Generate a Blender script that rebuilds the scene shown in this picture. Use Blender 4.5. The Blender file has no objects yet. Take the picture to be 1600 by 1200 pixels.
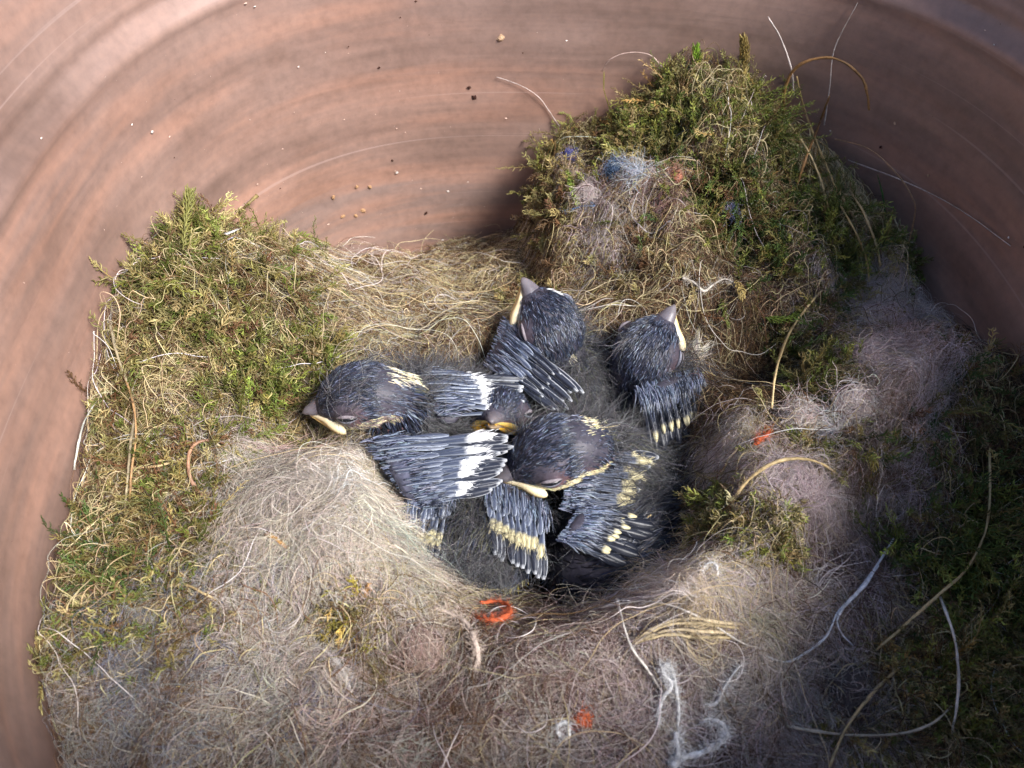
import bpy, math, random
import numpy as np
from mathutils import Vector, Matrix

SC = bpy.context.scene
COL = SC.collection
rng = np.random.default_rng(11)
random.seed(11)

# ------------------------------------------------------------------ camera
FPX, PITCH, YAW, ROLL = 1193.7, .9491, .0045, .0244
CAM = np.array([-.0136, -.091, .1387])
_cp, _sp = math.cos(PITCH), math.sin(PITCH)
FW = np.array([math.sin(YAW)*_cp, math.cos(YAW)*_cp, -_sp])
_rt = np.array([math.cos(YAW), -math.sin(YAW), 0.])
_up = np.cross(_rt, FW)
RT = _rt*math.cos(ROLL) + _up*math.sin(ROLL)
UP = _up*math.cos(ROLL) - _rt*math.sin(ROLL)
cam = bpy.data.cameras.new('camera')
co = bpy.data.objects.new('camera', cam)
COL.objects.link(co)
co.matrix_world = Matrix(((RT[0], UP[0], -FW[0], CAM[0]), (RT[1], UP[1], -FW[1], CAM[1]),
                          (RT[2], UP[2], -FW[2], CAM[2]), (0, 0, 0, 1)))
cam.sensor_width = 36
cam.lens = FPX/1600*36
cam.clip_start = .005
cam.clip_end = 20
cam.dof.use_dof = True
cam.dof.focus_distance = .168
cam.dof.aperture_fstop = 30
SC.camera = co

# ------------------------------------------------------------------ light
world = bpy.data.worlds.new('World')
SC.world = world
world.use_nodes = True
wn = world.node_tree
sky = wn.nodes.new('ShaderNodeTexSky')
sky.sky_type = 'NISHITA'
sky.sun_disc = False
SUN_DIR = Vector((.55, -.37, .77)).normalized()          # towards the sun
sky.sun_elevation = math.asin(SUN_DIR.z)
sky.sun_rotation = math.atan2(SUN_DIR.x, SUN_DIR.y)
wn.links.new(sky.outputs[0], wn.nodes['Background'].inputs[0])
wn.nodes['Background'].inputs[1].default_value = .105
sun = bpy.data.lights.new('sun', 'SUN')
sun.energy = 4.3
sun.angle = math.radians(20)
sun.color = (1., .97, .93)
so = bpy.data.objects.new('sun', sun)
COL.objects.link(so)
so.rotation_euler = SUN_DIR.to_track_quat('Z', 'Y').to_euler()
vs = SC.view_settings
vs.view_transform = 'Standard'
vs.look = 'None'
vs.exposure = .95
vs.gamma = 1
vs.use_curve_mapping = False
SC.render.engine = 'CYCLES'
SC.cycles.use_denoising = True
SC.cycles.use_adaptive_sampling = True
SC.cycles.adaptive_threshold = .04
SC.cycles.adaptive_min_samples = 20
SC.cycles.max_bounces = 3
SC.cycles.diffuse_bounces = 3
SC.cycles.glossy_bounces = 2
SC.cycles.transmission_bounces = 2
SC.cycles_curves.shape = 'RIBBONS'
SC.cycles_curves.subdivisions = 2


# ------------------------------------------------------------------ helpers
def lin(*c):
    return tuple((v/12.92 if v <= .04045 else ((v+.055)/1.055)**2.4) for v in [x/255 for x in c])


def nrm(v):
    v = np.asarray(v, float)
    return v/np.maximum(np.linalg.norm(v, axis=-1, keepdims=True), 1e-12)


def ray(px, py):
    return nrm(FW + RT*(px-800)/FPX - UP*(py-600)/FPX)


def at(px, py, z):
    """the point at height z that shows at this spot of the photograph"""
    d = ray(px, py)
    return CAM + d*(z-CAM[2])/d[2]


NPOW, R0, TAPER = 2.7, .1, .0494


def se(x, y):
    return (np.abs(x)**NPOW + np.abs(y)**NPOW)**(1/NPOW)


def wall_r(z):
    return R0 + TAPER*z


def wall_at(px, py, inset=0.):
    d = ray(px, py)
    t = np.linspace(.02, .4, 3000)
    X = CAM + t[:, None]*d
    g = se(X[:, 0], X[:, 1]) - (wall_r(X[:, 2])-inset)
    return X[np.argmax(g > 0)]


def smooth(a, b, x):
    t = np.clip((x-a)/(b-a), 0, 1)
    return t*t*(3-2*t)


_ph = rng.uniform(0, 6.28, (24, 2))
_fr = rng.normal(size=(24, 2))


def noise2(x, y, scale):
    """smooth noise about -1..1 with features of about `scale`"""
    v = 0
    for i in range(12):
        v = v + np.sin((x*_fr[i, 0]+y*_fr[i, 1])*2.2/scale + _ph[i, 0])
    return v/4.2


def catmull(P, n):
    P = np.asarray(P, float)
    Q = np.vstack([2*P[0]-P[1], P, 2*P[-1]-P[-2]])
    out = []
    u = np.linspace(0, len(P)-1-1e-9, n)
    for t in u:
        i = int(t)
        f = t-i
        a, b, c, d = Q[i], Q[i+1], Q[i+2], Q[i+3]
        out.append(.5*(2*b + (c-a)*f + (2*a-5*b+4*c-d)*f*f + (3*b-a-3*c+d)*f**3))
    return np.array(out)


# materials -----------------------------------------------------------------
def mat(name, color=(.5, .5, .5), rough=.6, spec=.4, attr=None, noise=None, trans=0., sheen=0., bump=None, sss=0.):
    m = bpy.data.materials.new(name)
    m.use_nodes = True
    nt = m.node_tree
    p = nt.nodes['Principled BSDF']
    p.inputs['Roughness'].default_value = rough
    p.inputs['Specular IOR Level'].default_value = spec
    if sss:
        p.inputs['Subsurface Weight'].default_value = sss
        p.inputs['Subsurface Radius'].default_value = (.002, .0012, .0008)
    src = None
    if attr:
        a = nt.nodes.new('ShaderNodeAttribute')
        a.attribute_name = attr
        src = a.outputs['Color']
    if noise:
        sc, lo, hi = noise
        tc = nt.nodes.new('ShaderNodeTexCoord')
        nz = nt.nodes.new('ShaderNodeTexNoise')
        nz.inputs['Scale'].default_value = sc
        nz.inputs['Detail'].default_value = 6
        nt.links.new(tc.outputs['Object'], nz.inputs['Vector'])
        mr = nt.nodes.new('ShaderNodeMapRange')
        mr.inputs['From Min'].default_value = .3
        mr.inputs['From Max'].default_value = .7
        mr.inputs['To Min'].default_value = lo
        mr.inputs['To Max'].default_value = hi
        nt.links.new(nz.outputs['Fac'], mr.inputs['Value'])
        mx = nt.nodes.new('ShaderNodeVectorMath')
        mx.operation = 'SCALE'
        nt.links.new(mr.outputs[0], mx.inputs['Scale'])
        if src:
            nt.links.new(src, mx.inputs[0])
        else:
            mx.inputs[0].default_value = color
        src = mx.outputs[0]
        if bump:
            b = nt.nodes.new('ShaderNodeBump')
            b.inputs['Strength'].default_value = bump
            b.inputs['Distance'].default_value = .0005
            nt.links.new(nz.outputs['Fac'], b.inputs['Height'])
            nt.links.new(b.outputs[0], p.inputs['Normal'])
    if src:
        nt.links.new(src, p.inputs['Base Color'])
    else:
        p.inputs['Base Color'].default_value = (*color, 1)
    if trans:
        tr = nt.nodes.new('ShaderNodeBsdfTranslucent')
        if src:
            nt.links.new(src, tr.inputs['Color'])
        else:
            tr.inputs['Color'].default_value = (*color, 1)
        ms = nt.nodes.new('ShaderNodeMixShader')
        ms.inputs[0].default_value = trans
        nt.links.new(p.outputs[0], ms.inputs[1])
        nt.links.new(tr.outputs[0], ms.inputs[2])
        nt.links.new(ms.outputs[0], nt.nodes['Material Output'].inputs['Surface'])
    return m


M_MOSS = mat('moss_leaf', rough=.5, spec=.3, attr='col')
M_FIBRE = mat('dry_fibre', rough=.45, spec=.4, attr='col')
M_WOOL = mat('wool_hair', rough=.6, spec=.3, attr='col')
M_PLUME = mat('plumage', rough=.32, spec=.7, attr='col')
M_DOWN = mat('down', rough=.6, spec=.2, attr='col')
M_SKIN = mat('chick_skin', rough=.5, spec=.35, attr='col', noise=(900, .75, 1.25), bump=.4)
M_FEATHER = mat('feather_vane', rough=.4, spec=.45, attr='col')
M_BEAK = mat('beak_horn', rough=.42, spec=.45, attr='col', noise=(500, .85, 1.1), sss=.15)
M_EYE = mat('eye_lid', (.008, .008, .011), rough=.3, spec=.5)
M_BASE = mat('nest_felt', rough=.9, spec=.1, attr='col', noise=(420, .45, 1.35), bump=1.)


def link(name, data, parent=None, kind=None, label=None, cat=None, group=None):
    o = bpy.data.objects.new(name, data)
    COL.objects.link(o)
    if parent is not None:
        o.parent = parent
        o.matrix_parent_inverse = PINV.get(parent.name, Matrix.Identity(4))
    if kind:
        o['kind'] = kind
    if label:
        o['label'] = label
    if cat:
        o['category'] = cat
    if group:
        o['group'] = group
    return o


PINV = {}


def thing(name, label, cat, loc, group=None):
    o = link(name, None, label=label, cat=cat, group=group)
    o.location = Vector(loc)
    o.empty_display_size = .01
    PINV[o.name] = Matrix.Translation(Vector(loc)).inverted()
    return o


def mesh(name, V, Fc, material, smoothf=True, col=None):
    me = bpy.data.meshes.new(name)
    me.from_pydata(np.asarray(V, float).tolist(), [], [list(map(int, f)) for f in Fc])
    me.materials.append(material)
    if smoothf:
        me.polygons.foreach_set('use_smooth', [True]*len(me.polygons))
    if col is not None:
        a = me.attributes.new('col', 'FLOAT_COLOR', 'POINT')
        c = np.ones((len(V), 4))
        c[:, :3] = col
        a.data.foreach_set('color', c.ravel().astype(np.float32))
    me.update()
    return me


def hair(name, P, R, colr, material):
    """P: (n, k, 3) strands, R: (n, k) or (k,) radii, colr (n, 3)"""
    n, k, _ = P.shape
    h = bpy.data.hair_curves.new(name)
    h.add_curves([k]*n)
    h.attributes['position'].data.foreach_set('vector', P.reshape(-1).astype(np.float32))
    a = h.attributes.get('radius') or h.attributes.new('radius', 'FLOAT', 'POINT')
    a.data.foreach_set('value', np.broadcast_to(R, (n, k)).reshape(-1).astype(np.float32))
    c = h.attributes.new('col', 'FLOAT_COLOR', 'CURVE')
    cc = np.ones((n, 4), np.float32)
    cc[:, :3] = np.clip(colr, 0, 1)
    c.data.foreach_set('color', cc.ravel())
    h.materials.append(material)
    return h


def loft(C, U, rx, rz, seg=20, prof=None):
    """closed surface along centres C with up vectors U; returns V, F and (s, phi) for each vertex"""
    C = np.asarray(C)
    n = len(C)
    T = nrm(np.gradient(C, axis=0))
    U = nrm(U - (U*T).sum(1, keepdims=True)*T)
    S = np.cross(T, U)
    ph = np.linspace(0, 2*np.pi, seg, endpoint=False)
    V, A = [], []
    for i in range(n):
        ring = C[i] + np.cos(ph)[:, None]*U[i]*rz[i] + np.sin(ph)[:, None]*S[i]*rx[i]
        V.append(ring)
        A.append(np.stack([np.full(seg, i/(n-1)), (ph+np.pi) % (2*np.pi)-np.pi], -1))
    V = np.vstack(V+[C[:1], C[-1:]])
    A = np.vstack(A+[[[0, 0]], [[1, 0]]])
    F = []
    for i in range(n-1):
        for j in range(seg):
            k = (j+1) % seg
            F.append((i*seg+j, (i+1)*seg+j, (i+1)*seg+k, i*seg+k))
    a, b = n*seg, n*seg+1
    for j in range(seg):
        k = (j+1) % seg
        F.append((a, j, k))
        F.append((b, (n-1)*seg+k, (n-1)*seg+j))
    return V, F, A, T, U, S


def tube(name, P, r, material, col, seg=7, n=None, jit=0., taper=(1., 1.), flat=1., upv=(0, 0, 1)):
    n = n or max(8, len(P)*7)
    C = catmull(P, n)
    if jit:
        C = C + np.cumsum(rng.normal(size=C.shape), 0)*jit*.3 + rng.normal(size=C.shape)*jit*.4
    t = np.linspace(0, 1, n)
    rr = r*(taper[0]+(taper[1]-taper[0])*t)*(1+.12*np.sin(t*37+rng.uniform(0, 6))+.14*np.sin(t*11+rng.uniform(0, 6)))
    ups = np.tile(np.asarray(upv, float), (n, 1)) + rng.normal(size=3)*.05
    V, F, A, *_ = loft(C, ups, rr, rr*flat, seg)
    c = np.asarray(col)[None]*(.7+.35*rng.random((n, 1))+.2*np.sin(t*9+rng.uniform(0, 6))[:, None])
    c = np.vstack([np.repeat(c, seg, 0), c[:1], c[-1:]])
    return mesh(name, V, F, material, col=c)


# ------------------------------------------------------------------ nest surface
# where the nest meets the wall, read round the pot (pixel of the contact line), and the height of the cup's edge
_ct = [(90, 960), (110, 800), (150, 620), (190, 480), (240, 380), (300, 345), (430, 385), (520, 402), (620, 400), (700, 392),
       (800, 376), (826, 318), (842, 270), (866, 232), (945, 202), (1065, 132), (1160, 105), (1250, 222), (1310, 296), (1392, 366),
       (1425, 450), (1500, 535), (1600, 640)]
_w = np.array([wall_at(*p) for p in _ct])
_th = np.arctan2(_w[:, 1], _w[:, 0])
_zz = _w[:, 2].copy()
_th = np.concatenate([_th, [-.45, -1.0, -1.57, -2.2]])
_zz = np.concatenate([_zz, [-.006, -.006, .004, .004]])
_o = np.argsort(_th)
_th, _zz = _th[_o], _zz[_o]
_TH = np.concatenate([_th-2*np.pi, _th, _th+2*np.pi])
_ZZ = np.tile(_zz, 3)
CUP = np.array([-.0055, -.0112])
CUPR = .0358
_bumps = []


def bump_at(px, py, z, r, h):
    p = at(px, py, z)
    _bumps.append((p[0], p[1], r, h))


bump_at(545, 815, .004, .0105, .0065)     # big wool tuft leaning over the cup
bump_at(450, 880, .004, .022, .004)
bump_at(480, 655, .002, .012, -.009)
bump_at(1330, 640, .004, .018, .004)
bump_at(1400, 560, .004, .016, .004)
bump_at(1150, 800, .004, .014, .004)
bump_at(330, 480, .006, .018, .006)
bump_at(1230, 460, .004, .014, .004)
bump_at(1500, 1000, .0, .03, -.006)
bump_at(1180, 260, .012, .015, .003)
bump_at(960, 285, .003, .010, .005)
bump_at(1060, 330, .0, .008, -.004)
bump_at(1150, 575, -.006, .012, -.010)
bump_at(1240, 540, .0, .009, -.011)
bump_at(1120, 420, -.002, .008, -.004)
bump_at(900, 380, -.015, .009, .004)


def H(x, y, fine=True):
    x = np.asarray(x, float)
    y = np.asarray(y, float)
    dx, dy = x-CUP[0], y-CUP[1]
    rc = np.hypot(dx, dy*1.02)/CUPR
    th = np.arctan2(y, x)
    zw = np.interp(th, _TH, _ZZ)
    s = se(x, y)/R0
    tc = np.arctan2(dy, dx)
    zr = .001 - .009*np.clip(np.sin(tc), 0, 1) + .003*np.clip(-np.sin(tc), 0, 1) + .002*np.cos(tc)
    # how far out between the edge of the cup and the wall
    u = np.clip((rc-1.)/(np.maximum((1-s)*R0/CUPR+rc-1., .05)), 0, 1)
    z = zr + (zw-zr)*(u*.7+.3*u*u)
    z = z + .004*np.exp(-((rc-1.22)/.22)**2)
    z = z - .036*(1-smooth(.35, 1.12, rc))
    for bx, by, r, h in _bumps:
        z = z + h*np.exp(-((x-bx)**2+(y-by)**2)/(r*r))*smooth(.88, 1.12, rc)
    mm = smooth(.02, .05, y)*smooth(-.02, .02, x)
    z = z + mm*(.0030*noise2(x+7, y+1, .010)+.0014*noise2(y, x+4, .005))
    if fine:
        z = z + .0018*noise2(x+.03, y, .016) + .0014*noise2(x, y, .011) + .0008*noise2(y+3, x, .0045)
    return z


def on_nest(px, py, h=0.):
    d = ray(px, py)
    t = np.linspace(.05, .32, 900)
    X = CAM + t[:, None]*d
    g = X[:, 2] - (H(X[:, 0], X[:, 1])+h)
    i = np.argmax(g < 0)
    q = se(X[:, 0], X[:, 1]) > wall_r(X[:, 2])-.0015
    j = np.argmax(q) if q.any() else len(t)-1
    if not (g < 0).any() or j < i:
        return X[j]
    return X[i]


# ------------------------------------------------------------------ the pot
def build_pot():
    pot = thing('terracotta_pot', 'round-cornered reddish brown pot whose streaked inner wall surrounds the nest', 'pot', (0, 0, -.07))
    zs = np.concatenate([np.linspace(-.068, .044, 40), np.linspace(.0455, .056, 14), np.linspace(.058, .092, 16)])
    na = 160
    th = np.linspace(0, 2*np.pi, na, endpoint=False)
    shape = (np.abs(np.cos(th))**NPOW + np.abs(np.sin(th))**NPOW)**(-1/NPOW)
    V, F = [], []

    def prof(z):
        r = wall_r(z)
        r += .0012*smooth(.046, .051, z) + .0010*smooth(.0505, .056, z) + .004*smooth(.06, .09, z)
        r += .00008*math.sin(z*900) + .00014*math.sin(z*420+1) + .00006*math.sin(z*1700)
        r -= .0006*math.exp(-((z-.0485)/.0018)**2)
        r += .0005*math.exp(-((z-.0525)/.0016)**2)
        return r
    for z in zs:
        wob = 1 + .004*np.sin(3*th+1) + .0008*np.sin(11*th+z*90)
        r = prof(z)*shape*(1+(wob-1)*.5)
        V.append(np.stack([r*np.cos(th), r*np.sin(th), np.full(na, z)], -1))
    ni = len(zs)
    for r_, z in ((.1105, .0945), (.114, .0938), (.1155, .092), (.1152, .06), (.111, .058), (.104, -.074)):
        V.append(np.stack([r_*shape*np.cos(th), r_*shape*np.sin(th), np.full(na, z)], -1))
    n = len(V)
    for i in range(n-1):
        for j in range(na):
            k = (j+1) % na
            F.append((i*na+j, i*na+k, (i+1)*na+k, (i+1)*na+j))
    F.append(tuple(range(na)))
    F.append(tuple((n-1)*na+j for j in reversed(range(na))))
    m = bpy.data.materials.new('fired_clay')
    m.use_nodes = True
    nt = m.node_tree
    L = nt.links
    p = nt.nodes['Principled BSDF']
    p.inputs['Roughness'].default_value = .40
    p.inputs['Specular IOR Level'].default_value = .5
    tc = nt.nodes.new('ShaderNodeTexCoord')

    def streak(scale_z, scale_xy, sc, det=4):
        mp = nt.nodes.new('ShaderNodeMapping')
        mp.inputs['Scale'].default_value = (scale_xy, scale_xy, scale_z)
        L.new(tc.outputs['Object'], mp.inputs[0])
        nz = nt.nodes.new('ShaderNodeTexNoise')
        nz.inputs['Scale'].default_value = sc
        nz.inputs['Detail'].default_value = det
        nz.inputs['Roughness'].default_value = .6
        L.new(mp.outputs[0], nz.inputs[0])
        return nz.outputs['Fac']

    def ramp(f, stops):
        r = nt.nodes.new('ShaderNodeValToRGB')
        el = r.color_ramp.elements
        while len(el) < len(stops):
            el.new(.5)
        for e, (q, c) in zip(el, stops):
            e.position = q
            e.color = (*c, 1)
        L.new(f, r.inputs[0])
        return r.outputs[0]

    def mixc(fac, a, b, mode='MIX'):
        x = nt.nodes.new('ShaderNodeMix')
        x.data_type = 'RGBA'
        x.blend_type = mode
        if isinstance(fac, float):
            x.inputs[0].default_value = fac
        else:
            L.new(fac, x.inputs[0])
        for s_, v in ((x.inputs[6], a), (x.inputs[7], b)):
            if isinstance(v, tuple):
                s_.default_value = (*v, 1)
            else:
                L.new(v, s_)
        return x.outputs[2]
    s1 = streak(55, 5, 1.0)
    s2 = streak(420, 9, 1.0)
    s3 = streak(20, 14, 1.2)
    base = ramp(s1, [(.32, (.185, .120, .098)), (.46, (.270, .172, .140)), (.56, (.355, .206, .156)), (.66, (.250, .172, .148))])
    fine = ramp(s2, [(.32, (.92, .92, .92)), (.55, (1, 1, 1)), (.75, (1.07, 1.06, 1.05))])
    c = mixc(.8, base, fine, 'MULTIPLY')
    bloom = ramp(s3, [(.50, (0, 0, 0)), (.68, (.6, .6, .6))])
    c = mixc(bloom, c, (.33, .225, .19))
    s5 = streak(1, 1, 420, 5)
    c = mixc(.9, c, ramp(s5, [(.3, (.86, .86, .86)), (.5, (1, 1, 1)), (.72, (1.14, 1.12, 1.1))]), 'MULTIPLY')
    s6 = streak(2.2, 1, 26, 4)
    c = mixc(.9, c, ramp(s6, [(.32, (.80, .78, .76)), (.5, (1, 1, 1)), (.7, (1.1, 1.08, 1.06))]), 'MULTIPLY')
    # thin pale scratches that run round the pot
    s4 = streak(700, 3.5, 1.0, 2)
    scr = ramp(s4, [(.67, (0, 0, 0)), (.72, (.34, .34, .34))])
    c = mixc(scr, c, (.46, .34, .31))
    L.new(c, p.inputs['Base Color'])
    b = nt.nodes.new('ShaderNodeBump')
    b.inputs['Strength'].default_value = .14
    b.inputs['Distance'].default_value = .0006
    L.new(s2, b.inputs['Height'])
    L.new(b.outputs[0], p.inputs['Normal'])
    link('pot_wall', mesh('pot_wall', np.vstack(V), F, m), pot)
    return pot


POT = build_pot()

# the ground the pot stands on (outside the picture)
gv = [(-3, -3, -.0745), (3, -3, -.0745), (3, 3, -.0745), (-3, 3, -.0745)]
link('ground', mesh('ground', gv, [(0, 1, 2, 3)], mat('soil', (.12, .09, .06), .9, noise=(8, .6, 1.3))), kind='structure')

# ------------------------------------------------------------------ nest: base felt
NEST = thing('bird_nest', 'cup nest of moss, animal wool and dry fibres filling the pot', 'nest', (0, 0, -.06))

# zones: kind, px, py, rx, ry, count, colours
OLIVE = lin(110, 102, 60)
GREEN = lin(92, 100, 45)
LGREEN = lin(136, 142, 70)
DGREEN = lin(70, 88, 44)
TAN = lin(168, 152, 114)
STRAW = lin(200, 182, 142)
GOLD = lin(170, 140, 84)
BROWN = lin(104, 78, 54)
DBROWN = lin(66, 50, 38)
MAUVE = lin(180, 163, 153)
LMAUVE = lin(204, 188, 188)
GREY = lin(164, 157, 149)
WTAN = lin(192, 180, 166)
WWHITE = lin(226, 220, 214)
PLUM = lin(108, 82, 77)
BLUEG = lin(126, 130, 150)

MTAN = lin(150, 138, 92)
ZONES = [
    # name, px, py, rx, ry, shoots, height mm, palette, weights, label
    ('moss_clump', 290, 405, 50, 70, 170, 9.5, (OLIVE, GREEN, MTAN, LGREEN), (4, 3, 3, 1), 'tall olive tuft against the corner of the pot'),
    ('moss_clump', 340, 500, 140, 105, 400, 8, (OLIVE, MTAN, GREEN, BROWN), (4, 4, 2, 2), None),
    ('moss_clump', 420, 590, 95, 55, 300, 6, (GREEN, LGREEN, OLIVE, MTAN), (4, 3, 3, 1), None),
    ('moss_clump', 235, 690, 90, 95, 330, 7, (OLIVE, GREEN, MTAN, BROWN), (4, 2, 4, 2), None),
    ('moss_clump', 175, 860, 75, 100, 480, 8, (GREEN, DGREEN, OLIVE, BROWN), (4, 4, 3, 2), None),
    ('moss_clump', 410, 400, 80, 30, 110, 6, (OLIVE, MTAN, GREEN), (3, 3, 2), None),
    ('moss_clump', 1085, 170, 110, 70, 330, 10, (GREEN, LGREEN, OLIVE, MTAN), (5, 3, 3, 1), 'bright green shoots at the top of the rear mound'),
    ('moss_clump', 960, 205, 90, 45, 210, 8, (MTAN, OLIVE, GOLD, LGREEN), (4, 3, 2, 1), None),
    ('moss_clump', 1190, 290, 120, 85, 480, 9, (OLIVE, GREEN, DGREEN, LGREEN), (4, 4, 3, 1), None),
    ('moss_clump', 1270, 385, 110, 65, 360, 8, (GREEN, OLIVE, LGREEN, DGREEN), (4, 3, 2, 2), None),
    ('moss_clump', 1385, 390, 40, 70, 130, 9, (GREEN, OLIVE, MTAN), (4, 3, 2), None),
    ('moss_clump', 1240, 500, 60, 35, 110, 6, (DGREEN, OLIVE, BROWN), (4, 3, 2), None),
    ('moss_clump', 1300, 600, 50, 50, 170, 7.5, (GREEN, OLIVE, LGREEN), (3, 3, 1), None),
    ('moss_clump', 1145, 805, 95, 45, 300, 4.2, (LGREEN, OLIVE, MTAN, STRAW), (3, 3, 3, 1), 'bright yellow green patch on the edge of the cup'),
    ('moss_clump', 1500, 860, 100, 100, 480, 9, (GREEN, DGREEN, LGREEN, OLIVE), (4, 3, 2, 2), None),
    ('moss_clump', 1510, 1090, 100, 100, 440, 9, (OLIVE, GREEN, LGREEN, MTAN), (3, 3, 3, 3), None),
    ('moss_clump', 1390, 1060, 60, 60, 160, 7, (GOLD, MTAN, OLIVE), (4, 3, 2), 'golden brown dry patch low on the outer slope'),
    ('moss_clump', 1560, 690, 70, 90, 210, 9, (OLIVE, DGREEN, BROWN, MTAN), (4, 3, 3, 1), None),
    ('moss_clump', 562, 985, 44, 36, 240, 5, (lin(138, 126, 58), OLIVE, GOLD), (4, 3, 2), 'small yellowish ball of moss in the wool'),
    ('moss_clump', 1470, 620, 60, 60, 120, 8, (OLIVE, DGREEN, BROWN), (3, 3, 2), None),
    ('moss_clump', 1420, 700, 60, 60, 120, 6, (OLIVE, BROWN, DGREEN), (3, 2, 2), None),
    ('moss_clump', 1330, 520, 60, 40, 110, 6, (OLIVE, MTAN, GREEN), (3, 3, 2), None),
    ('moss_clump', 320, 960, 70, 60, 200, 7, (OLIVE, MTAN, GREEN), (3, 3, 2), None),
    ('moss_clump', 150, 1000, 80, 70, 240, 7, (GREEN, OLIVE, MTAN), (3, 3, 2), None),
    ('moss_clump', 300, 820, 80, 80, 260, 8, (OLIVE, GREEN, BROWN, MTAN), (4, 2, 2, 2), None),
    ('moss_clump', 1250, 700, 50, 30, 90, 6, (OLIVE, LGREEN, MTAN), (3, 2, 2), None),
    ('moss_clump', 1340, 1150, 70, 40, 90, 6, (OLIVE, MTAN, GREEN), (3, 3, 2), None),
    ('moss_clump', 900, 250, 50, 60, 80, 6, (MTAN, OLIVE, LGREEN), (3, 3, 1), None),
    ('moss_clump', 1010, 240, 70, 35, 120, 7, (MTAN, OLIVE, LGREEN), (3, 3, 2), None),
    ('moss_clump', 1110, 310, 60, 45, 160, 8, (OLIVE, DGREEN, BROWN), (3, 3, 2), None),
    ('moss_clump', 880, 330, 35, 50, 90, 6, (OLIVE, MTAN, BROWN), (3, 3, 2), None),
    ('moss_clump', 1130, 400, 60, 35, 110, 6, (DGREEN, OLIVE, BROWN), (3, 2, 3), None),
    ('moss_clump', 1000, 430, 80, 40, 80, 5, (BROWN, OLIVE, MTAN), (3, 2, 3), None),
    ('moss_clump', 820, 470, 60, 30, 60, 4, (OLIVE, MTAN, BROWN), (3, 3, 2), None),
]
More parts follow.
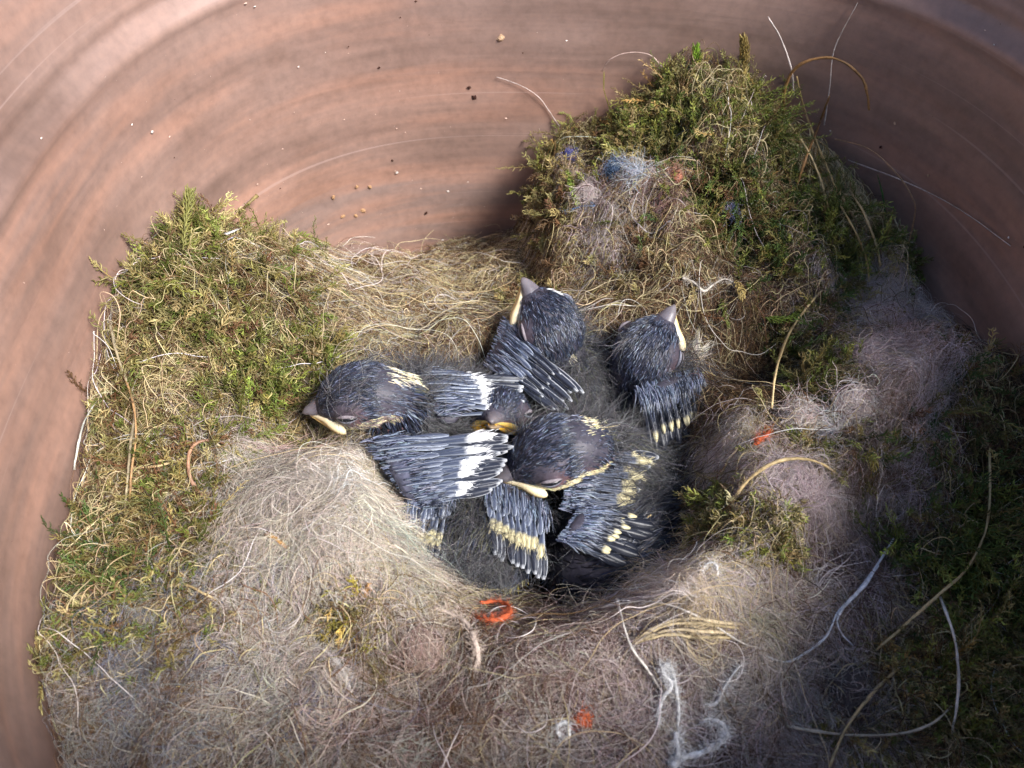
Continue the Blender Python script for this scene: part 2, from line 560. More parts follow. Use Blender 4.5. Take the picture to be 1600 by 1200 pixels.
FZONES = [
    # name, px, py, rx, ry, count, len mm, radius mm, lift mm, curl, palette, weights, heading(rad or None), label
    ('dry_fibre_pad', 640, 480, 190, 70, 9126, 8, .044, 3.0, 0.43, (TAN, STRAW, BROWN, GREY, DBROWN), (4, 2, 4, 2, 1), None, None),
    ('dry_fibre_pad', 810, 420, 150, 50, 6669, 8, .044, 3.0, 0.43, (TAN, BROWN, STRAW, DBROWN), (4, 5, 2, 1), None, None),
    ('dry_fibre_pad', 980, 400, 150, 80, 9126, 9, .044, 3.5, 0.40, (BROWN, TAN, DBROWN, STRAW), (5, 3, 3, 1), None, None),
    ('dry_fibre_pad', 1110, 520, 90, 80, 5616, 8, .044, 3.0, 0.40, (BROWN, DBROWN, TAN), (4, 3, 2), None, None),
    ('dry_fibre_pad', 1170, 620, 60, 80, 3861, 8, .044, 3.0, 0.40, (BROWN, DBROWN, GOLD), (4, 3, 1), None, None),
    ('dry_fibre_pad', 420, 650, 150, 60, 2600, 13, .06, 3.5, .3, (TAN, BROWN, STRAW, OLIVE), (4, 3, 2, 3), None, None),
    ('dry_fibre_pad', 300, 640, 120, 130, 2400, 12, .055, 4.5, .35, (TAN, BROWN, OLIVE, STRAW), (4, 4, 3, 1), None, None),
    ('dry_fibre_pad', 270, 770, 120, 130, 1800, 16, .065, 4.0, .22, (TAN, BROWN, STRAW, GREY), (4, 3, 2, 2), None, None),
    ('dry_fibre_pad', 960, 280, 120, 60, 2600, 10, .06, 3.5, .35, (BROWN, DBROWN, TAN, GOLD, GREY), (5, 3, 3, 2, 1), None, None),
    ('dry_fibre_pad', 1320, 300, 70, 120, 1500, 18, .1, 5.0, .15, (STRAW, TAN, GOLD), (4, 4, 1), 1.9, 'sheaf of pale grass leaning along the rear mound'),
    ('dry_fibre_pad', 1165, 560, 85, 90, 2600, 12, .05, 4.0, .35, (DBROWN, BROWN, TAN), (5, 4, 1), None, 'dark brown matted hollow beside the cup'),
    ('dry_fibre_pad', 1560, 620, 80, 120, 1500, 18, .08, 5., .2, (BROWN, DBROWN, TAN), (4, 3, 2), None, None),
    ('dry_fibre_pad', 1440, 1080, 160, 120, 3159, 15, .044, 4., 0.30, (TAN, BROWN, STRAW), (4, 3, 2), None, None),
    ('wool_tuft', 512, 785, 95, 55, 9000, 17, .042, 3.2, .25, (lin(212, 198, 176), WTAN, WWHITE), (5, 3, 2), 'swirl', 'large beige tuft curling over the edge of the cup'),
    ('wool_tuft', 505, 800, 75, 45, 420, 17, .05, 7., .35, (WTAN, WWHITE), (3, 1), 'swirl', None),
    ('wool_tuft', 1100, 940, 150, 50, 380, 16, .05, 6., .35, (WTAN, WWHITE, STRAW), (3, 1, 2), None, None),
    ('wool_tuft', 490, 870, 105, 60, 5200, 18, .045, 4., .22, (WTAN, GREY, TAN), (4, 4, 1), .5, None),
    ('wool_tuft', 395, 780, 65, 70, 2000, 17, .045, 4.5, .25, (GREY, WTAN, MAUVE), (4, 3, 2), None, None),
    ('wool_tuft', 650, 950, 140, 55, 4600, 14, .05, 2.6, .35, (WTAN, TAN, BROWN, MAUVE), (4, 3, 2, 2), None, None),
    ('wool_tuft', 860, 1010, 170, 55, 5600, 12, .05, 2.6, .4, (PLUM, MAUVE, DBROWN, WTAN), (5, 3, 2, 1), None, 'plum coloured felted patch before the cup'),
    ('wool_tuft', 1080, 935, 150, 45, 5200, 17, .055, 3., .2, (WTAN, STRAW, LMAUVE), (5, 3, 3), .35, None),
    ('wool_tuft', 1170, 1010, 150, 65, 5600, 14, .05, 2.8, .35, (MAUVE, LMAUVE, PLUM, WTAN), (4, 3, 3, 1), None, None),
    ('wool_tuft', 1270, 920, 110, 90, 5200, 14, .048, 3., .33, (MAUVE, LMAUVE, PLUM, BROWN), (4, 3, 4, 2), None, None),
    ('wool_tuft', 1230, 780, 70, 45, 3400, 11, .036, 4., .35, (LMAUVE, MAUVE), (4, 3), None, None),
    ('wool_tuft', 1390, 750, 70, 90, 3600, 13, .042, 3.5, .33, (MAUVE, PLUM, BROWN, LMAUVE), (3, 3, 3, 2), None, None),
    ('wool_tuft', 1420, 610, 40, 95, 3200, 13, .034, 7., .3, (LMAUVE, MAUVE, BROWN), (4, 3, 2), 1.5, 'pale lilac wisps standing along the crest of the rim'),
    ('wool_tuft', 1370, 480, 90, 45, 3000, 13, .04, 4., .33, (LMAUVE, WTAN, MAUVE), (4, 3, 2), None, None),
    ('wool_tuft', 1210, 455, 50, 28, 1800, 9, .045, 2.5, .4, (PLUM, MAUVE), (5, 1), None, 'dull plum patch pressed into the rear slope'),
    ('wool_tuft', 1050, 310, 70, 32, 2400, 10, .042, 3., .4, (lin(140, 108, 104), MAUVE, PLUM), (4, 2, 2), None, None),
    ('wool_tuft', 925, 300, 35, 30, 1100, 9, .042, 3., .4, (GREY, LMAUVE), (3, 3), None, None),
    ('wool_tuft', 935, 400, 35, 40, 1000, 9, .04, 3., .4, (LMAUVE, GREY), (3, 3), None, None),
    ('wool_tuft', 690, 1120, 230, 70, 5600, 16, .05, 3., .35, (GREY, MAUVE, BROWN, PLUM), (3, 3, 3, 2), None, None),
    ('wool_tuft', 420, 1040, 150, 80, 5000, 17, .048, 4., .33, (GREY, WTAN, BLUEG, BROWN, MAUVE), (3, 3, 1, 3, 2), None, None),
    ('wool_tuft', 250, 1080, 120, 100, 3600, 15, .045, 5., .33, (lin(120, 120, 128), GREY, lin(84, 90, 108), BROWN), (3, 3, 1, 3), None, 'bluish grey fluff in the near corner'),
    ('wool_tuft', 1000, 1120, 150, 70, 4600, 16, .05, 3., .33, (MAUVE, WTAN, LMAUVE, PLUM), (4, 2, 3, 2), None, None),
    ('wool_tuft', 1240, 1110, 120, 70, 3800, 15, .048, 3.5, .33, (LMAUVE, GREY, MAUVE, BROWN), (3, 3, 3, 2), None, None),
    ('wool_tuft', 1160, 700, 50, 30, 1200, 9, .04, 3., .35, (GREY, LMAUVE, TAN), (3, 3, 2), None, None),
]


def zone_frame(px, py, rx, ry):
    c = on_nest(px, py)
    X = (on_nest(px+rx, py)-on_nest(px-rx, py))/2
    Y = (on_nest(px, py-ry)-on_nest(px, py+ry))/2
    a, b = X[:2], Y[:2]
    for v, r in ((a, rx), (b, ry)):
        l = np.linalg.norm(v)
        lim = r/5500*1.9
        if l > lim:
            v *= lim/l
    return c, a, b


def sample_zone(c, a, b, n, core=.62):
    """points on the nest in a soft ellipse round the zone's middle, off the wall and out of the cup"""
    out = []
    tot = 0
    for _ in range(30):
        g = rng.normal(size=(n, 2))*core
        p = c[:2] + g[:, :1]*a + g[:, 1:]*b
        ok = (se(p[:, 0], p[:, 1]) < R0-.0025) & (np.hypot(p[:, 0]-CUP[0], p[:, 1]-CUP[1]) > CUPR*.93)
        ok &= np.abs(g).max(1) < 1.5
        out.append(p[ok])
        tot += ok.sum()
        if tot >= n:
            break
    return np.vstack(out)[:n]


def normal_at(x, y):
    e = .0015
    gx = (H(x+e, y, False)-H(x-e, y, False))/(2*e)
    gy = (H(x, y+e, False)-H(x, y-e, False))/(2*e)
    return nrm(np.stack([-gx, -gy, np.ones_like(gx)], -1))


def pick(pal, wts, n, jit=.16):
    w = np.array(wts, float)
    i = rng.choice(len(pal), n, p=w/w.sum())
    c = np.array(pal)[i]
    return c*(1+jit*rng.normal(size=(n, 1)))*(1+.05*rng.normal(size=(n, 3)))


def keep_in(P):
    """push strand points back inside the wall"""
    s = se(P[..., 0], P[..., 1])
    lim = wall_r(P[..., 2])-.0006
    f = np.where(s > lim, lim/np.maximum(s, 1e-9), 1.)
    P[..., 0] *= f
    P[..., 1] *= f
    return P


def perp(T):
    a = np.where(np.abs(T[..., 2:3]) < .9, np.array([0, 0, 1.]), np.array([1., 0, 0]))
    u = nrm(np.cross(T, a))
    return u, np.cross(T, u)


def moss_shoots(root, d0, length, colr, nleaf=30, leaf=1.7e-3, wide=.17e-3, bend=None):
    """feathery shoots: an axis each, and nleaf small pointed leaves round it"""
    n = len(root)
    K = 7
    ax = np.zeros((n, K, 3))
    ax[:, 0] = root
    d = nrm(d0)
    bd = rng.normal(size=(n, 3))*.42 if bend is None else bend
    for k in range(1, K):
        d = nrm(d + bd*.5 + rng.normal(size=(n, 3))*.10)
        ax[:, k] = ax[:, k-1] + d*(length/(K-1))[:, None]
    # leaves
    t = np.linspace(.1, .98, nleaf)[None] + rng.uniform(-.02, .02, (n, nleaf))
    f = np.clip(t, 0, .999)*(K-1)
    i = f.astype(int)
    fr = (f-i)[..., None]
    ar = np.arange(n)[:, None]
    p = ax[ar, i]*(1-fr)+ax[ar, i+1]*fr
    T = nrm(ax[ar, i+1]-ax[ar, i])
    u, v = perp(T)
    phi = np.arange(nleaf)[None]*2.4 + rng.uniform(0, 6.28, (n, 1))
    rad = np.cos(phi)[..., None]*u + np.sin(phi)[..., None]*v
    L = leaf*(.55+.45*np.sin(np.clip(t, 0, 1)*2.6+.35))*(.7+.6*rng.random((n, nleaf)))
    d1 = nrm(T*.75+rad*.75+rng.normal(size=rad.shape)*.28)
    d2 = nrm(T*1.0+rad*.2+rng.normal(size=rad.shape)*.45)
    LP = np.stack([p, p+d1*(L*.5)[..., None], p+(d1*.5+d2*.5)*L[..., None]], 2).reshape(-1, 3, 3)
    LR = wide*np.array([.55, 1., .08])[None]*(.75+.5*rng.random((n*nleaf, 1)))
    tipc = np.clip((t-.2)*1.1, 0, 1)[..., None]
    cl = colr[:, None]*(.62+.7*tipc)*(1+.18*rng.normal(size=(n, nleaf, 1)))
    cl = cl.reshape(-1, 3)
    AR = (np.linspace(.16e-3, .05e-3, K))[None].repeat(n, 0)
    return LP, LR, cl, ax, AR, colr*np.array([.9, .75, .6])


def rs(P, R, k):
    """bring strands to k points each"""
    n, m, _ = P.shape
    if m == k:
        return P, np.broadcast_to(R, (n, m))
    t = np.linspace(0, m-1-1e-6, k)
    i = t.astype(int)
    f = (t-i)
    R = np.broadcast_to(R, (n, m))
    return P[:, i]*(1-f)[None, :, None]+P[:, i+1]*f[None, :, None], R[:, i]*(1-f)+R[:, i+1]*f


def build_moss(z):
    name, px, py, rx, ry, n, hmm, pal, wts, label = z
    n = int(n*2.0)
    lf = rng.uniform(1.5, 2.3)
    c, a, b = zone_frame(px, py, rx, ry)
    p = sample_zone(c, a, b, n)
    n = len(p)
    nn = normal_at(p[:, 0], p[:, 1])
    root = np.column_stack([p, H(p[:, 0], p[:, 1])+.0008])
    q_ = noise2(p[:, 0]+1, p[:, 1], .0055)
    tang = rng.normal(size=(n, 3))*.55
    tang[:, 0] += 1.1*noise2(p[:, 0], p[:, 1]+2, .007)
    tang[:, 1] += 1.1*noise2(p[:, 1]+5, p[:, 0], .007)-.3
    d0 = nn*.45 + tang*1.05 + np.array([0, 0, .2])
    length = hmm*1e-3*(.45+.7*rng.random(n))*np.clip(1+1.0*q_, .25, 2.2)
    LP, LR, LC, AX, AR, AC = moss_shoots(root, d0, length, pick(pal, wts, n), nleaf=int(22+hmm*.7), leaf=lf*1e-3, wide=lf*.058e-3)
    keep_in(LP)
    keep_in(AX)
    kf = int(n*.8)
    pf = sample_zone(c, a, b, kf)
    kf = len(pf)
    Pf = lay(pf, rng.uniform(0, 6.28, kf), 9e-3*(.5+rng.random(kf)), .0065, .3, 7)
    Rf = .06e-3*np.array([.6, 1, 1, 1, .9, .7, .3])[None]*(.6+.8*rng.random((kf, 1)))
    LP5, LR5 = rs(LP, LR, 3)
    P2, R2 = rs(AX, AR, 7)
    o = link(name, hair('moss_leaves', LP5, LR5, LC, M_MOSS), NEST, kind='stuff', label=label)
    link('moss_stems', hair('moss_stems', np.vstack([P2, Pf]), np.vstack([R2, Rf]), np.vstack([AC, pick((TAN, BROWN, STRAW, OLIVE, DBROWN), (3, 4, 2, 3, 2), kf)]), M_MOSS), o, kind='stuff')


def lay(p, heading, length, lift, curl, K, lift_pow=1.5, wander=.25, kap=None, h0=None, hang=True):
    """strands lying and looping over the nest surface"""
    n = len(p)
    x = p.copy()
    th = heading.copy()
    kap = rng.normal(size=n)*curl*1.3 if kap is None else kap
    h0 = lift*rng.random(n)**lift_pow if h0 is None else h0
    hump = lift*.6*rng.random(n)**2
    t0 = rng.uniform(0, 6.28, n)
    fq = rng.uniform(2, 7, n)
    out = np.zeros((n, K, 3))
    ds = length/(K-1)
    for k in range(K):
        t = k/(K-1)
        s = se(x[:, 0], x[:, 1])
        f = np.where(s > R0-.0015, (R0-.0015)/s, 1)
        x = x*f[:, None]
        z = H(x[:, 0], x[:, 1]) + h0 + hump*np.sin(np.pi*t) + lift*.16*np.sin(fq*t*2+t0) - .0008*(k in (0, K-1))
        out[:, k, :2] = x
        out[:, k, 2] = z
        th = th + kap + wander*rng.normal(size=n)
        x = x + (np.stack([np.cos(th), np.sin(th)], -1))*ds[:, None]
    # strands that would leave for the cup hang over its edge instead of following it down
    r = np.hypot(out[..., 0]-CUP[0], out[..., 1]-CUP[1])
    edge = H(CUP[0]+(out[..., 0]-CUP[0])/np.maximum(r, 1e-6)*CUPR*1.05, CUP[1]+(out[..., 1]-CUP[1])/np.maximum(r, 1e-6)*CUPR*1.05)
    ov = np.clip((CUPR*1.05-r)/CUPR, 0, 1)
    low = edge - ov*(.03+.07*rng.random((n, 1))) + h0[:, None]*.5
    if hang:
        out[..., 2] = np.where(r < CUPR*1.05, np.maximum(out[..., 2], low), out[..., 2])
    return out


def build_fibre(z):
    name, px, py, rx, ry, n, lmm, rmm, lift, curl, pal, wts, head, label = z
    if name == 'wool_tuft':
        n, rmm, curl, lift = int(n*1.9), rmm*.52, curl*1.2, lift*1.15
    c, a, b = zone_frame(px, py, rx, ry)
    p = sample_zone(c, a, b, n)
    n = len(p)
    K = 8
    L = lmm*1e-3*(.5+.9*rng.random(n))
    if head is None:
        th = rng.uniform(0, 6.28, n)
        # loose local order: hairs lie in swathes
        th = np.where(rng.random(n) < .5, th, th*.3 + 3.5*noise2(p[:, 0], p[:, 1], .013))
    elif head == 'swirl':
        q = p-c[:2]
        th = np.arctan2(q[:, 1], q[:, 0])+1.25+rng.normal(size=n)*.35
    else:
        th = head + rng.normal(size=n)*.5
    if name == 'wool_tuft':
        K = 7
    kap = h0 = None
    if name == 'wool_tuft':
        # locks: strands that share a root, a heading and a curl, among single flyaway hairs
        nl = max(1, n//34)
        ci = rng.integers(0, n, nl)
        li = rng.integers(0, nl, n)
        lock = rng.random(n) < .68
        kap = rng.normal(size=n)*curl*1.3
        h0 = lift*1e-3*rng.random(n)**1.3*1.25
        kl, hl_ = rng.normal(size=nl)*curl*1.5, lift*1e-3*rng.random(nl)
        p = np.where(lock[:, None], p[ci][li]+rng.normal(size=(n, 2))*.0011, p)
        th = np.where(lock, th[ci][li]+rng.normal(size=n)*.22, th)
        kap = np.where(lock, kl[li]+rng.normal(size=n)*.07, kap)
        h0 = np.where(lock, np.clip(hl_[li]+rng.normal(size=n)*.0006, 0, 1), h0)
        L = np.where(lock, L*.8, L)
        rmm = rmm*np.where(lock, 1.1, .8)[:, None]
    P = lay(p, th, L, lift*1e-3, curl, K, kap=kap, h0=h0, wander=.18 if name == 'wool_tuft' else .25)
    R = rmm*.9e-3*np.interp(np.linspace(0, 1, K), [0, .15, .7, 1], [.7, 1, .95, .3])[None]*np.exp(rng.normal(size=(n, 1))*.42)*.92
    m = M_WOOL if name == 'wool_tuft' else M_FIBRE
    cf = pick(pal, wts, n, .2)
    if name == 'wool_tuft':
        cf = np.where(lock[:, None], pick(pal, wts, nl, .2)[li]*(1+.08*rng.normal(size=(n, 1))), cf)
    link(name, hair(name, P, R, cf, m), NEST, kind='stuff', label=label)


def build_base():
    na, nr = 260, 130
    th = np.linspace(0, 2*np.pi, na, endpoint=False)
    sh = (np.abs(np.cos(th))**NPOW + np.abs(np.sin(th))**NPOW)**(-1/NPOW)
    s = np.linspace(0, 1, nr+1)[1:]**.85
    X = (s[:, None]*(R0-.0006)*sh*np.cos(th)).ravel()
    Y = (s[:, None]*(R0-.0006)*sh*np.sin(th)).ravel()
    X = np.append(X, 0.)
    Y = np.append(Y, 0.)
    Z = H(X, Y)-.0012
    V = np.stack([X, Y, Z], -1)
    w = wall_r(V[:, 2])-.0006
    q = se(V[:, 0], V[:, 1])
    f = np.where(q > w, w/np.maximum(q, 1e-9), 1)
    V[:, 0] *= f
    V[:, 1] *= f
    # mean zone colours, darkened as painted shade between strands; dark brown in the cup
    acc = np.zeros((len(V), 3))+np.array(BROWN)*.6
    wt = np.full(len(V), .6)
    for zz in ZONES+FZONES:
        c, a, b = zone_frame(*zz[1:5])
        Mi = np.linalg.pinv(np.stack([a, b], 1))
        g = (V[:, :2]-c[:2])@Mi.T
        pal, ws = (zz[7], zz[8]) if len(zz) == 10 else (zz[10], zz[11])
        mc = (np.array(pal)*np.array(ws, float)[:, None]).sum(0)/sum(ws)
        k = np.exp(-(g**2).sum(1))*2
        acc += k[:, None]*mc
        wt += k
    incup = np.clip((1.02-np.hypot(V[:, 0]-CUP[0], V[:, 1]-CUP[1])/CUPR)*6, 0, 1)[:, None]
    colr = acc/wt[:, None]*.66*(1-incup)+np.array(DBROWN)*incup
    F = []
    for i in range(nr-1):
        for j in range(na):
            k = (j+1) % na
            F.append((i*na+j, i*na+k, (i+1)*na+k, (i+1)*na+j))
    for j in range(na):
        F.append((na*nr, j, (j+1) % na)[::-1] if False else (na*nr, j, (j+1) % na))
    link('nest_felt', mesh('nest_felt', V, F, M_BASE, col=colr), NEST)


build_base()
for z in ZONES:
    build_moss(z)
for z in FZONES:
    build_fibre(z)


def loose_fibres():
    # fine cover everywhere, then long hairs that loop across
    n = 5000
    a = rng.uniform(-R0, R0, (n*2, 2))
    ok = (se(a[:, 0], a[:, 1]) < R0-.003) & (np.hypot(a[:, 0]-CUP[0], a[:, 1]-CUP[1]) > CUPR*.95)
    p = a[ok][:n]
    n = len(p)
    P = lay(p, rng.uniform(0, 6.28, n), 14e-3*(.5+rng.random(n)), .004, .25, 8)
    R = .042e-3*np.array([.6, 1, 1, 1, 1, 1, .8, .3])[None]*(.6+.8*rng.random((n, 1)))
    link('loose_hair', hair('loose_hair', P, R, pick((TAN, WTAN, GREY, BROWN, STRAW), (3, 3, 3, 2, 2), n), M_FIBRE), NEST, kind='stuff')
    n = 900
    a = rng.uniform(-R0, R0, (n*3, 2))
    ok = (se(a[:, 0], a[:, 1]) < R0-.003) & (np.hypot(a[:, 0]-CUP[0], a[:, 1]-CUP[1]) > CUPR*1.0)
    p = a[ok][:n]
    n = len(p)
    P = lay(p, rng.uniform(0, 6.28, n), 34e-3*(.5+.9*rng.random(n)), .006, .16, 16, 1., .12)
    R = .048e-3*np.concatenate([[.5], np.ones(13), [.7, .3]])[None]*(.6+.9*rng.random((n, 1)))
    link('loose_hair', hair('loose_hair', P, R, pick((TAN, WWHITE, STRAW, GREY, BROWN), (3, 2, 3, 2, 3), n), M_FIBRE), NEST, kind='stuff')


loose_fibres()


def cup_lining():
    # brown fibres bent round the inside of the cup
    n = 5200
    a = rng.uniform(0, 6.28, n)
    r = CUPR*rng.uniform(.62, 1.16, n)
    p = CUP+np.stack([np.cos(a), np.sin(a)], -1)*r[:, None]
    th = a+np.pi/2+rng.normal(size=n)*.7
    P = lay(p, th, 13e-3*(.4+.9*rng.random(n)), .0035, .2, 8, hang=False)
    R = .05e-3*np.array([.6, 1, 1, 1, 1, 1, .8, .3])[None]*(.6+.8*rng.random((n, 1)))
    link('cup_lining', hair('cup_lining', P, R, pick((BROWN, DBROWN, TAN, PLUM), (5, 5, 2, 1), n), M_FIBRE), NEST, kind='stuff')


cup_lining()
# ------------------------------------------------------------------ chicks
def cdir(r, u, b):
    """direction from picture right / picture up / towards the viewer"""
    return nrm(RT*r + UP*u - FW*b)


NAVY = (.013, .015, .024)
SLATE = (.036, .046, .080)
PALEB = (.17, .20, .28)
SKINB = (.052, .048, .066)
SKINP = (.24, .125, .125)
CREAM = (.62, .55, .33)
OLIVEB = (.105, .102, .058)
YELLOW = (.46, .38, .055)
DOWNG = (.075, .073, .080)
HORN = (.082, .075, .100)
GAPE = (.80, .66, .36)
GAPEW = (.86, .77, .56)
GAPEY = (.80, .52, .07)


def feather_mesh(style):
    ts = np.array([0, .06, .2, .38, .5, .58, .66, .76, .86, .94, 1.])
    flare = np.array([.020, .030, .034, .036, .040, .060, .078, .086, .082, .062, .026])
    if style.startswith('covert'):
        ts = np.array([0, .08, .25, .42, .52, .6, .7, .8, .9, .96, 1.])
        flare = np.array([.03, .045, .05, .055, .065, .085, .105, .115, .10, .065, .02])
    ys = np.array([-1, -.72, -.3, 0, .3, .72, 1])
    V, C = [], []
    for t, w in zip(ts, flare):
        for y in ys:
            z = .028*(1-abs(y))**.7*(1.2-.7*t) + .16*t*(1-t)*1.2 - .02*abs(y)
            V.append((t, y*w, z))
            e = abs(y)
            sheath = np.array((.042, .054, .095))*(1-e**4)+np.array((.48, .53, .63))*e**4
            if style == 'flight_dark':
                sheath = np.array((.018, .022, .036))*(1-e**4)+np.array((.20, .23, .30))*e**4
            if style == 'covert_white':
                vane = np.array((.86, .86, .86))
            elif style == 'covert_cream':
                vane = np.array(CREAM)
            elif style in ('flight_cream', 'flight_dark'):
                vane = np.array(NAVY)*1.2 if t < .8 or style == 'flight_dark' else np.array(CREAM)
            else:
                vane = np.array((.022, .026, .042)) if e < .75 and t < .95 else np.array((.50, .52, .56))
            k = 0. if style == 'quill' else float(smooth(.70, .78, t)) if style.startswith('covert') else float(smooth(.46, .6, t))
            C.append(sheath*(1-k)+vane*k)
    n, m = len(ts), len(ys)
    nv = len(V)
    for (x, y, z), c in zip(list(V), list(C)):
        V.append((x, y, z-.010))
        C.append(c*.8)
    F = []
    for i in range(n-1):
        for j in range(m-1):
            a, b, c_, d = i*m+j, (i+1)*m+j, (i+1)*m+j+1, i*m+j+1
            F.append((a, b, c_, d))
            F.append((nv+a, nv+d, nv+c_, nv+b))
        for j, s in ((0, 1), (m-1, -1)):
            q = (i*m+j, nv+i*m+j, nv+(i+1)*m+j, (i+1)*m+j)
            F.append(q if s > 0 else q[::-1])
    for j in range(m-1):
        F.append((j, j+1, nv+j+1, nv+j))
        F.append(((n-1)*m+j+1, (n-1)*m+j, nv+(n-1)*m+j, nv+(n-1)*m+j+1))
    return mesh(style+'_feather', V, F, M_FEATHER, col=np.array(C))


FM = {s: feather_mesh(s) for s in ('flight', 'flight_cream', 'covert_white', 'covert_cream', 'quill', 'flight_dark')}


def wing(parent, a, b, c, d, nf=9, nc=8, flight='flight', covert='covert_white', creach=.68, creach2=None, skin=SKINB, label=None, lift=.0006, arm=.0030, quills=True):
    """base line a-b along the arm, tips c-d; flights below, coverts above, arm and small quills over the bases"""
    a, b, c, d = [np.asarray(v, float) for v in (a, b, c, d)]
    up = nrm(np.cross(b-a, c-a))
    if up@(-FW) < 0:
        up = -up
    t = np.linspace(0, 1, 9)
    # the arm: a flattened skin-covered ridge from a to b, widened towards the feathers
    P0 = a+(b-a)*t[:, None]
    Q0 = c+(d-c)*t[:, None]
    cen = P0+(Q0-P0)*.0-up*.0012 + up*(.0014*np.sin(np.pi*t))[:, None]
    ext = np.vstack([cen[:1]-(b-a)*.09, cen, cen[-1:]+(b-a)*.09])
    rr = np.concatenate([[.15], .6+.4*np.sin(np.pi*(.15+.7*t)), [.15]])
    wd = np.linalg.norm(Q0-P0, axis=1).mean()*.17
    C = catmull(ext, 24)
    r2 = np.interp(np.linspace(0, 10, 24), np.arange(11), rr)
    V, F, A, T, U, S = loft(C, np.tile(up, (24, 1)), r2*wd, r2*arm*.55, 16)
    col = np.tile(np.array(skin), (len(V), 1))*(.8+.4*rng.random((len(V), 1)))
    w = link('wing', mesh('wing_arm', V, F, M_SKIN, col=col), parent, label=label)
    PINV[w.name] = Matrix.Identity(4)

    def put(style, p, q, width, roll, zoff):
        x = q-p
        L = np.linalg.norm(x)
        x = x/L
        y = nrm(np.cross(up, x))
        z = np.cross(x, y)
        y2 = y*math.cos(roll)+z*math.sin(roll)
        z2 = np.cross(x, y2)
        o = bpy.data.objects.new('feather', FM[style])
        COL.objects.link(o)
        o.parent = w
        p = p+up*zoff
        W = Matrix(((x[0]*L, y2[0]*width, z2[0]*L*.8, p[0]), (x[1]*L, y2[1]*width, z2[1]*L*.8, p[1]),
                    (x[2]*L, y2[2]*width, z2[2]*L*.8, p[2]), (0, 0, 0, 1)))
        o.matrix_basis = W
        nb = 26 if style.startswith('covert') else 5
        tb = (.72 if style.startswith('covert') else .52)+.27*rng.random(nb)
        sd = rng.choice([-1., 1.], nb)
        wb = width*(.10 if style.startswith('covert') else .07)*rng.random(nb)
        s0 = p+x*(tb*L)[:, None]+y2*(sd*wb)[:, None]+z2*(L*.8*(.19*tb*(1-tb)+.014))[:, None]
        db = nrm(x*1.+y2*(sd*.45)[:, None]+z2*.10+rng.normal(size=(nb, 3))*.12)
        lb_ = .0012*(.6+.7*rng.random(nb))[:, None]
        BP.append(np.stack([s0, s0+db*lb_*.5, s0+nrm(db+x*.3-z2*.1)*lb_], 1))
        if style == 'covert_white':
            cb_ = np.array((.80, .81, .84))
        elif style == 'covert_cream':
            cb_ = np.array(CREAM)
        else:
            cb_ = np.where(((tb > .84) if style == 'flight_cream' else (tb > 2))[:, None], np.array(CREAM), np.where((rng.random(nb) < .3)[:, None], np.array((.30, .32, .36)), np.array(NAVY)*1.5))
        BC.append(np.broadcast_to(cb_, (nb, 3))*(1+.18*rng.normal(size=(nb, 1))))
    BP, BC = [], []
    sp = np.linalg.norm(d-c)/max(nf-1, 1)
    for i in range(nf):
        f = i/(nf-1)
        p = a+(b-a)*f + rng.normal(size=3)*.0002
        q = c+(d-c)*f + rng.normal(size=3)*.0004
        q = p+(q-p)*(.93+.12*rng.random())
        L = np.linalg.norm(q-p)
        put(flight, p, q, min(max(sp*7.5, .010), .019), .18+.1*rng.normal(), lift*(.2+.5*(i % 2))+.0002*i/nf)
    for i in range(nc):
        f = (i+.5)/nc
        p = a+(b-a)*f + rng.normal(size=3)*.0002
        q = c+(d-c)*f + rng.normal(size=3)*.0004
        L = np.linalg.norm(q-p)
        q = p+(q-p)*((creach+(creach2-creach)*f if creach2 else creach)*(.92+.16*rng.random()))
        put(covert, p, q, min(max(sp*4.2, .0058), .0095), .15+.1*rng.normal(), lift*2.2+.0003*(i % 2))
    nq = int(nc*1.5) if quills else 0
    for i in range(nq):
        f = (i+.3)/nq
        p = a+(b-a)*f + rng.normal(size=3)*.0003
        q = c+(d-c)*f + rng.normal(size=3)*.0005
        x_ = q-p
        put('quill', p-x_*.12, p+x_*(.30+.20*rng.random()), .0068, .1*rng.normal(), lift*3.2+.0003*(i % 3))
    BPa, BCa = np.vstack(BP), np.vstack(BC)
    link('barbs', hair('barbs', BPa, np.array([.03e-3, .038e-3, .01e-3]), BCa, M_PLUME), w, kind='stuff')
    # small sheathed quills lying over the arm
    n = 900
    u, v = rng.uniform(-.08, 1.08, n), rng.uniform(-.24, .09, n)
    p = a+(b-a)*u[:, None]
    q = c+(d-c)*u[:, None]
    x = nrm(q-p)
    s = p+(q-p)*v[:, None]+up*(arm*.5*np.cos(np.clip((v-.02)/.19, -1, 1)*1.57)+.0004+.003*np.clip(v, 0, 1))[:, None]
    L = (.0020+.0022*rng.random(n))
    dirs = nrm(x+up*.25+rng.normal(size=(n, 3))*.14)
    P = np.stack([s, s+dirs*(L*.5)[:, None], s+nrm(dirs-up*.25)*L[:, None]], 1)
    R = np.array([.06e-3, .075e-3, .02e-3])[None]*(.7+.6*rng.random((n, 1)))
    link('small_coverts', hair('small_coverts', P, R, pick((SLATE, NAVY, PALEB, (.28, .31, .39)), (4, 2, 4, 2), n), M_PLUME), w, kind='stuff')
    return w


